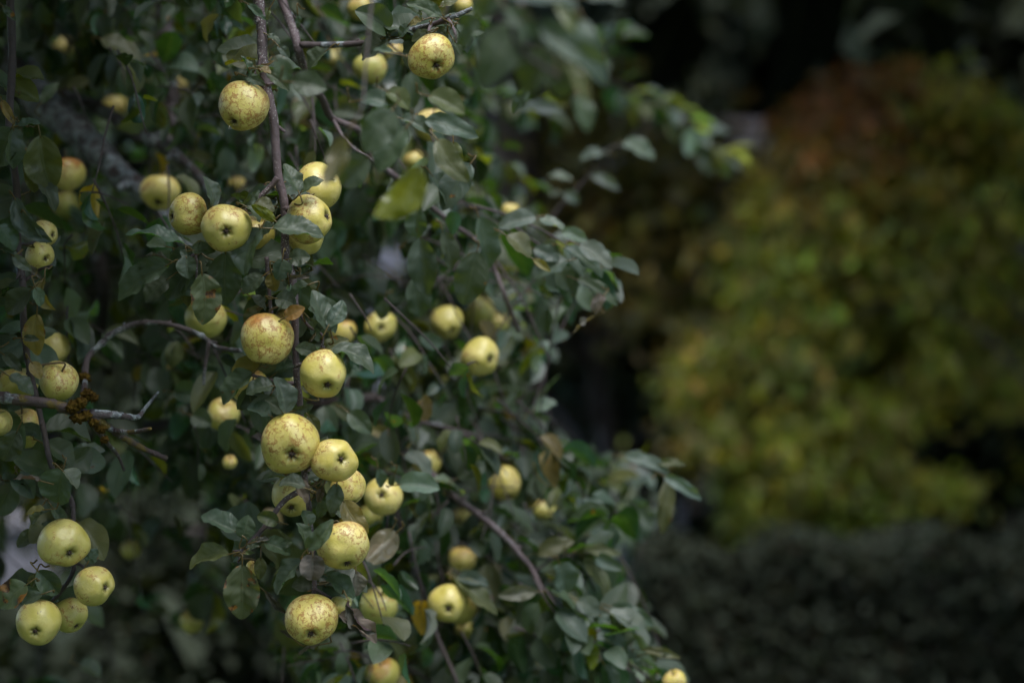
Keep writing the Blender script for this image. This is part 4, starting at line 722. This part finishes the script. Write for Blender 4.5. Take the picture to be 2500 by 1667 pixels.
def shoots(starts, dirs, lens, sizes, seed, palette, twr=.0012):
    rg = np.random.default_rng(seed); B=[];A=[];Nn=[];Ls=[];C=[]
    for s, d, ln, sz in zip(starts, dirs, lens, sizes):
        m = max(3, int(ln/.05)); pts = [np.array(s)]; dd = unit(np.array(d))
        for k in range(m):
            dd = unit(dd+np.array([0,0,-.16])+rg.normal(0, .10, 3)); pts.append(pts[-1]+dd*ln/m)
        ex, ey = to_px(np.array([pts[-1]]))
        if not inpoly(ex-15, ey)[0] and ey[0] > -100: continue
        TW.add(*tube(pts, twr*1.4, twr*.6, 5, .05, 2)); nl = int(ln/.021); c = catmull(pts, 4); ph = rg.uniform(0, 6.28)
        for k in range(nl):
            f = (k+rg.uniform(.2, .8))/nl; i = min(int(f*(len(c)-1)), len(c)-2); t_ = unit(c[i+1]-c[i]); ph += 2.4
            a = unit(np.cross(t_, [.2,.1,1])); b = np.cross(t_, a); rad = a*math.cos(ph)+b*math.sin(ph)
            cnt = 1 if rg.uniform() < .75 else 3
            for q in range(cnt):
                r2 = rad+rg.normal(0, .45, 3)*(q > 0); ax = unit(r2*.8+t_*.45+np.array([0,0,-.28])+rg.normal(0, .2, 3)); nn = np.array([.1,-.25,.9])+rg.normal(0, .5, 3)+rad*.3
                pl = c[i]+ax*.012; B.append(pl); A.append(ax); Nn.append(nn); Ls.append(sz*rg.uniform(.6, 1.15)*(1 if k < nl-3 else .75)); C.append(palette[rg.choice(len(palette))])
    return B, A, Nn, Ls, C
PAL = [TINT[c] for c in 'ggggbbbbgobbdoogbpggbgo']*2+[TINT['y']]
rg = np.random.default_rng(21)
def filler(n, dlo, dhi, xr, yr, seed, dens=lambda x, y: 1., msk=True):
    rg = np.random.default_rng(seed); S=[];Dr=[];Ln=[];Sz=[]
    while len(S) < n:
        x = rg.uniform(*xr, 4000); y = rg.uniform(*yr, 4000); d = rg.uniform(dlo, dhi, 4000); ok = inpoly(x, y) if msk else np.ones(4000, bool)
        for a, b, c, e in HOLES: ok &= ((x-a)/c)**2+((y-b)/e)**2 > 1
        keep = rg.uniform(0, 1, 4000) < np.array([dens(a, b) for a, b in zip(x, y)])
        for i in np.where(ok & keep)[0]:
            p = np.array(P(x[i], y[i], d[i], 'F'))
            if p[2] < .25 or p[2] > 3.7: continue
            dr = np.array([rg.normal(.35, .5), rg.normal(-.1, .5), rg.normal(-.35, .5)])
            S.append(p); Dr.append(dr); Ln.append(rg.uniform(.10, .30)); Sz.append(rg.uniform(.042, .072))
            if len(S) >= n: break
    return S, Dr, Ln, Sz
def dens(x, y):
    v = 1.
    if y > 1200 and x < 650: v *= .22
    if y > 800 and x < 420: v *= .45
    if 150 < y < 560 and x < 420: v *= .7
    return v
FILL = []
FILL.append(filler(800, 3.35, 4.4, (-250, 1600), (-200, 1750), 31, dens))
FILL.append(filler(70, 2.95, 3.3, (150, 1080), (-100, 1500), 37, dens))
FILL[-1] = (FILL[-1][0], FILL[-1][1], [l*.5 for l in FILL[-1][2]], FILL[-1][3])
FILL.append(filler(640, 4.3, 5.8, (-400, 1600), (-200, 1750), 32, dens))
# unseen crown round the frame (left, above, below), added to shade the interior
FILL.append(filler(560, 2.6, 5.2, (-1300, -120), (-1400, 1900), 33, msk=False))
FILL.append(filler(680, 2.9, 5.4, (-900, 650), (-1700, -160), 34, msk=False))
FILL.append(filler(230, 1.5, 2.7, (-1700, -520), (-700, 2200), 35, msk=False))
FILL.append(filler(560, 2.1, 2.9, (-1100, 480), (-1400, -500), 36, msk=False))
FILL[-1] = (FILL[-1][0], FILL[-1][1], [l*.7 for l in FILL[-1][2]], FILL[-1][3])
allB=[];allA=[];allN=[];allL=[];allC=[]
for k, f in enumerate(FILL):
    r_ = shoots(*f, seed=40+k, palette=PAL)
    for a, b in zip((allB, allA, allN, allL, allC), r_): a += b
NFILL = len(allB)
# hand-laid sprays that draw the outline of the tree
SPR = [([(1228,1330,3.22),(1270,1400,3.2),(1340,1455,3.2),(1430,1520,3.2)],.055,'bbgg'),([(1250,1350,3.24),(1300,1420,3.22),(1380,1480,3.2)],.05,'bbgo'),([(1080,470,3.2),(1180,500,3.2),(1290,555,3.2),(1375,625,3.2)],.06,'bbpg'),([(1180,520,3.3),(1290,600,3.3),(1380,660,3.3)],.055,'bbpg'),([(1140,600,3.4),(1200,690,3.4),(1240,780,3.4),(1262,830,3.4)],.045,'bbg'),
 ([(1060,930,3.6),(1150,945,3.6),(1235,940,3.6)],.05,'bgg'),([(1150,1050,4.2),(1270,1080,4.2),(1400,1085,4.2),(1500,1075,4.2)],.042,'bbgo'),([(1200,1130,4.4),(1330,1140,4.4),(1450,1165,4.4),(1500,1190,4.4)],.042,'bbgo'),([(1280,1180,4.4),(1350,1200,4.4),(1410,1215,4.4)],.042,'bgo'),
 ([(1226,1314,3.3),(1280,1280,3.3),(1370,1270,3.3)],.055,'bgo'),([(1240,1340,3.3),(1290,1390,3.3),(1320,1430,3.3)],.055,'bbg'),([(1340,1461,3.25),(1400,1440,3.25),(1450,1430,3.25)],.06,'bgp'),([(1400,1500,3.25),(1470,1540,3.25),(1530,1600,3.25)],.06,'bgg'),
 ([(1100,210,5.2),(1200,240,5.2),(1300,270,5.3)],.06,'bgo'),([(1400,185,5.5),(1500,235,5.5),(1560,260,5.5),(1620,320,5.5),(1675,365,5.5)],.07,'pbpo'),([(1130,330,4.6),(1180,400,4.6),(1230,470,4.6)],.05,'bgo'),([(1340,140,5.5),(1400,110,5.5),(1420,60,5.5)],.06,'bg'),
 ([(1030,1150,3.3),(1000,1180,3.3),(960,1230,3.3)],.05,'bbg'),([(960,1090,3.3),(1000,1130,3.3),(1010,1200,3.3)],.05,'bbp'),([(1150,960,3.6),(1210,1000,3.6),(1260,1030,3.6)],.045,'bgb'),([(1000,640,3.4),(1080,640,3.4),(1150,650,3.4)],.05,'bg'),
 ([(1180,1440,3.3),(1260,1470,3.3),(1330,1530,3.3)],.055,'gb'),([(1060,1450,3.35),(1090,1510,3.35),(1110,1560,3.35)],.055,'gd'),([(1280,1240,3.6),(1330,1300,3.6),(1350,1350,3.6)],.05,'go')]
for k, (pl, sz, pal) in enumerate(SPR):
    rgk = np.random.default_rng(90+k); c = catmull([P(*q, 'F') for q in pl], 8); TW.add(*tube(c[::3], .0022, .001, 5, .05, 3)); n = int(np.linalg.norm(np.diff(c, axis=0), axis=1).sum()/.0105); ph = 0
    for q in range(n):
        f = (q+.5)/n; i = min(int(f*(len(c)-1)), len(c)-2); t_ = unit(c[i+1]-c[i]); ph += 2.4; a = unit(np.cross(t_, [.2,.1,1])); b = np.cross(t_, a); rad = a*math.cos(ph)+b*math.sin(ph)
        ax = unit(rad*.8+t_*.5+np.array([0,0,-.2])+rgk.normal(0, .2, 3)); allB.append(c[i]+ax*.012); allA.append(ax); allN.append(np.array([0,-.2,1.])+rgk.normal(0, .35, 3)+rad*.3); allL.append(sz*rgk.uniform(.7, 1.15)); allC.append(TINT[pal[rgk.integers(len(pal))]])
B_ = np.array(allB); n = len(B_); L_ = np.array(allL); rg = np.random.default_rng(3)
C_ = np.array(allC)*np.concatenate([rg.uniform(.6, 1.45, (n, 1))*rg.uniform(.88, 1.12, (n, 3)), np.ones((n, 1))], 1)
# keep clear of the hero branch: nothing random in front of it
CEN = B_+unit(np.array(allA))*L_[:, None]*.5; px, py = to_px(CEN); ok = (CEN[:, 1] > 2.9) | (px < -190) | (py < -120)
fillm = np.arange(len(B_)) < NFILL
ok &= ~fillm | inpoly(px-15, py) | (px < -100) | (py < -100)
for a, b, c, e in HOLES[:8]+HOLES[10:13]+HOLES[15:16]+HOLES[17:18]: ok &= ((px-a)/c*1.12)**2+((py-b)/e*1.12)**2 > 1
lp = catmull([(100,235,0),(200,320,0),(270,395,0),(340,445,0)], 8)[:, :2]
for q in lp: ok &= ~((CEN[:, 1] < 3.6) & ((px-q[0])**2+(py-q[1])**2 < 52**2))
lp = catmull([(230,252,0),(300,300,0),(365,330,0),(440,385,0)], 8)[:, :2]
for q in lp: ok &= ~((CEN[:, 1] < 3.5) & ((px-q[0])**2+(py-q[1])**2 < 24**2))
lp = catmull([(1045,1143,0),(1094,1177,0),(1153,1226,0),(1192,1270,0),(1226,1314,0)], 8)[:, :2]
for q in lp: ok &= ~((CEN[:, 1] < 3.35) & ((px-q[0])**2+(py-q[1])**2 < 26**2))
for a in AP:
    if a[7] < .35 and a[9] == G3:      # open foliage on the light side of the bright apples
        c0 = np.array(P(a[0], a[1], a[3], 'F')); s_ = np.array(sv); w_ = CEN-c0; tt = np.clip(w_@s_, 0, 1.2); ok &= np.linalg.norm(w_-tt[:, None]*s_, axis=1) > .035+.04*(tt > .02)
for a in AP:
    ok &= ~((CEN[:, 1] < a[3]+.03) & ((px-a[0])**2+(py-a[1]+a[2]*.12)**2 < (a[2]*.5+(16 if a[7] < .5 else 4))**2))
B_, L_, C_ = B_[ok], L_[ok], C_[ok]; A_ = np.array(allA)[ok]; N_ = np.array(allN)[ok]; n = len(B_)
print('foliage leaves', n)
FG.add(*leaves_geo(B_, A_, N_, L_, L_*rg.uniform(.52, .74, n), rg.uniform(.15, .75, n), rg.uniform(.0, 1.3, n), rg.normal(0, .05, n), rg.uniform(.02, .09, n), C_, 4, 8))
o = link('foliage', FG.mesh('foliage'), LEAF, TREE); o['kind'] = 'stuff'
o = link('twig', TW.mesh('twig'), BARKD, TREE); o['kind'] = 'stuff'

# ------------------------------------------------------------------ APPLES
def apple_mesh(seed, flat=.88, lob=.03, waist=.06):
    rg = np.random.default_rng(seed); nt_, npx = 40, 48; th = np.linspace(0.0, np.pi, nt_); th = th-.18*np.sin(2*th)*.0
    ph = np.linspace(0, 2*np.pi, npx, endpoint=False); T_, P_ = np.meshgrid(th, ph, indexing='ij')
    s = np.sin(T_)**.86; rad = .5*s*(1+waist*np.cos(T_)); z = .5*flat*np.cos(T_)
    p5 = rg.uniform(0, 6.28); rad *= 1+lob*np.cos(5*P_+p5)*np.clip((-np.cos(T_)+.5), 0, 1)*.7+lob*.9*np.cos(2*P_+rg.uniform(0,6))*np.sin(T_)+lob*.6*np.cos(3*P_+rg.uniform(0,6))
    z = z*(1+lob*1.6*np.cos(P_+rg.uniform(0,6)))
    z = z-np.where(T_ < 1.57, .15*np.exp(-(rad/.13)**2), 0)+np.where(T_ >= 1.57, .115*np.exp(-(rad/.095)**2)*(1+.25*np.cos(5*P_+p5)), 0)
    for k in range(2):   # shallow dents
        d_ = unit(rg.normal(0, 1, 3)); dot = (np.sin(T_)*np.cos(P_)*d_[0]+np.sin(T_)*np.sin(P_)*d_[1]+np.cos(T_)*d_[2]); f = 1-.06*np.exp(-(1-dot)/.03); rad = rad*f; z = z*f
    V = np.stack([rad*np.cos(P_), rad*np.sin(P_), z], -1).reshape(-1, 3); i = np.arange(nt_-1)[:, None]*npx; j = np.arange(npx)[None, :]; k = (j+1) % npx
    F = np.stack([i+j, i+npx+j, i+npx+k, i+k], -1).reshape(-1, 4); return V, F
AM = []
for k in range(7):
    V, F = apple_mesh(k, [.88,.92,.84,.9,.86,.95,.82][k], [.045,.03,.06,.05,.03,.055,.045][k], [.07,.12,.03,.09,.05,.14,.0][k]); me = np_mesh('apple', V, F); me.materials.append(APPLE); zc = V[V[:,0]**2+V[:,1]**2 < .0004]; AM.append((me, zc[:,2].max() if len(zc) else .3, zc[:,2].min() if len(zc) else -.35))
def calyx_mesh(zc, seed):
    g = Geo(); rg = np.random.default_rng(seed)
    for k in range(6):
        a = k*1.047+rg.uniform(-.2,.2); d = np.array([math.cos(a), math.sin(a), 0]); b = np.array([0,0,zc+.012])+d*.022; o_ = .05+rg.uniform(0,.035)
        g.add(*tube([b, b+d*.03+np.array([0,0,-.03]), b+d*o_*.6+np.array([0,0,-.045-rg.uniform(0,.02)]), b+d*(o_*.6+.008)+np.array([0,0,-.045])], .010, .002, 6, .15, 4, seed=k))
    V, F = blob((0,0,zc+.01), .045, seed, 8); g.add(V, F); me = g.mesh('calyx'); me.materials.append(CALYX); return me
CM = [calyx_mesh(a[2], k) for k, a in enumerate(AM)]
def stem_mesh(zt, pts): 
    g = Geo(); g.add(*tube(pts, .022, .03, 6, .05, 4)); me = g.mesh('stem'); me.materials.append(STEMM); return me
SM = [stem_mesh(a[1], [(0,0,a[1]-.01),(.01,0,a[1]+.15),(.05,.02,a[1]+.32)]) for a in AM]
HEROS = []
def apple(i, cx, cy, dia, d, cal, russ, blush, green, label, group=None, sx=1., var=None, hide_cal=False):
    k = (i*3+1) % 7 if var is None else var; me, zt, zb = AM[k]; p = P(cx, cy, d, 'F'); D = dia/.9408*K*d
    rg = np.random.default_rng(500+i)
    if cal is None: c = Vector((rg.uniform(-.35,.35), rg.uniform(.0,.5), -.85)).normalized()
    else:
        ux, uy = cal[0], cal[1]; m = ux*ux+uy*uy; f = math.sqrt(max(0, 1-m)); c = Vector((ux, -f, -uy)).normalized()
    q = (-c).to_track_quat('Z', 'Y'); spin = rg.uniform(0, 6.28)
    o = bpy.data.objects.new('apple', me); COL.objects.link(o); o.location = p; o.rotation_mode = 'QUATERNION'
    from mathutils import Quaternion
    o.rotation_quaternion = q @ Quaternion((0,0,1), spin); o.scale = (D*1.01*sx, D*1.01*sx, D*1.01*rg.uniform(1.0, 1.10))
    tag(o, label, 'apple', group); o['russet'] = float(russ)+.2; green = green+float(rg.uniform(0, .28)); blush = blush+float(rg.uniform(0, .3)); o['blush'] = float(blush); o['green'] = float(green)
    cx_ = bpy.data.objects.new('calyx', CM[k]); COL.objects.link(cx_); cx_.parent = o
    # stem: to the nearest wood when there is some within reach
    if d < 2.9:
        bpy.context.view_layer.update(); M = Matrix.LocRotScale(o.location, o.rotation_quaternion, o.scale)
        top = M @ Vector((0,0,zt-.01)); out = M @ Vector((0,0,zt+.22)); qn, dist = near(out, .06); qn = Vector(qn)
        if dist > .05: qn = out+(qn-out).normalized()*.02
        g = Geo(); g.add(*tube([top, out, out*.45+qn*.55+Vector((0,0,.002)), qn], .0011, .0014, 6, .05, 4, tint=(.1,.08,.04))); ms = g.mesh('stem'); ms.materials.append(STEMM)
        ms.transform(M.inverted()); st = bpy.data.objects.new('stem', ms)
    else: st = bpy.data.objects.new('stem', SM[k])
    COL.objects.link(st); st.parent = o
    return o
for i, a in enumerate(AP): apple(i, *a[:4], a[4], a[5], a[6], a[7], a[8], a[9], a[10])

# hanging rain drops
WATER, n_ = newmat('water'); t_ = NT(n_); o_ = t_.nd('ShaderNodeOutputMaterial'); p_ = t_.nd('ShaderNodeBsdfPrincipled'); p_.inputs['Transmission Weight'].default_value = 1; p_.inputs['Roughness'].default_value = .02; p_.inputs['IOR'].default_value = 1.33; t_.L(p_.outputs[0], o_.inputs[0])
for (x, y, d, lab) in [(528,293,2.655,'clear rain drop hanging under the scarred apple beside the upper bare twig'), (118,729,2.69,'clear rain drop hanging from the tip of the curled brown leaf at left')]:
    th = np.linspace(0, np.pi, 12); ph = np.linspace(0, 2*np.pi, 16, endpoint=False); T_, P_ = np.meshgrid(th, ph, indexing='ij'); rr = .0017*np.sin(T_)*(1-.35*np.cos(T_))
    V = np.stack([rr*np.cos(P_), rr*np.sin(P_), .0021*np.cos(T_)], -1).reshape(-1, 3); i = np.arange(11)[:, None]*16; j = np.arange(16)[None, :]; k = (j+1) % 16
    o = link('water_drop', np_mesh('water_drop', V, np.stack([i+j, i+16+j, i+16+k, i+k], -1).reshape(-1, 4)), WATER); o.location = P(x, y, d, 'F'); tag(o, lab, 'rain drop')
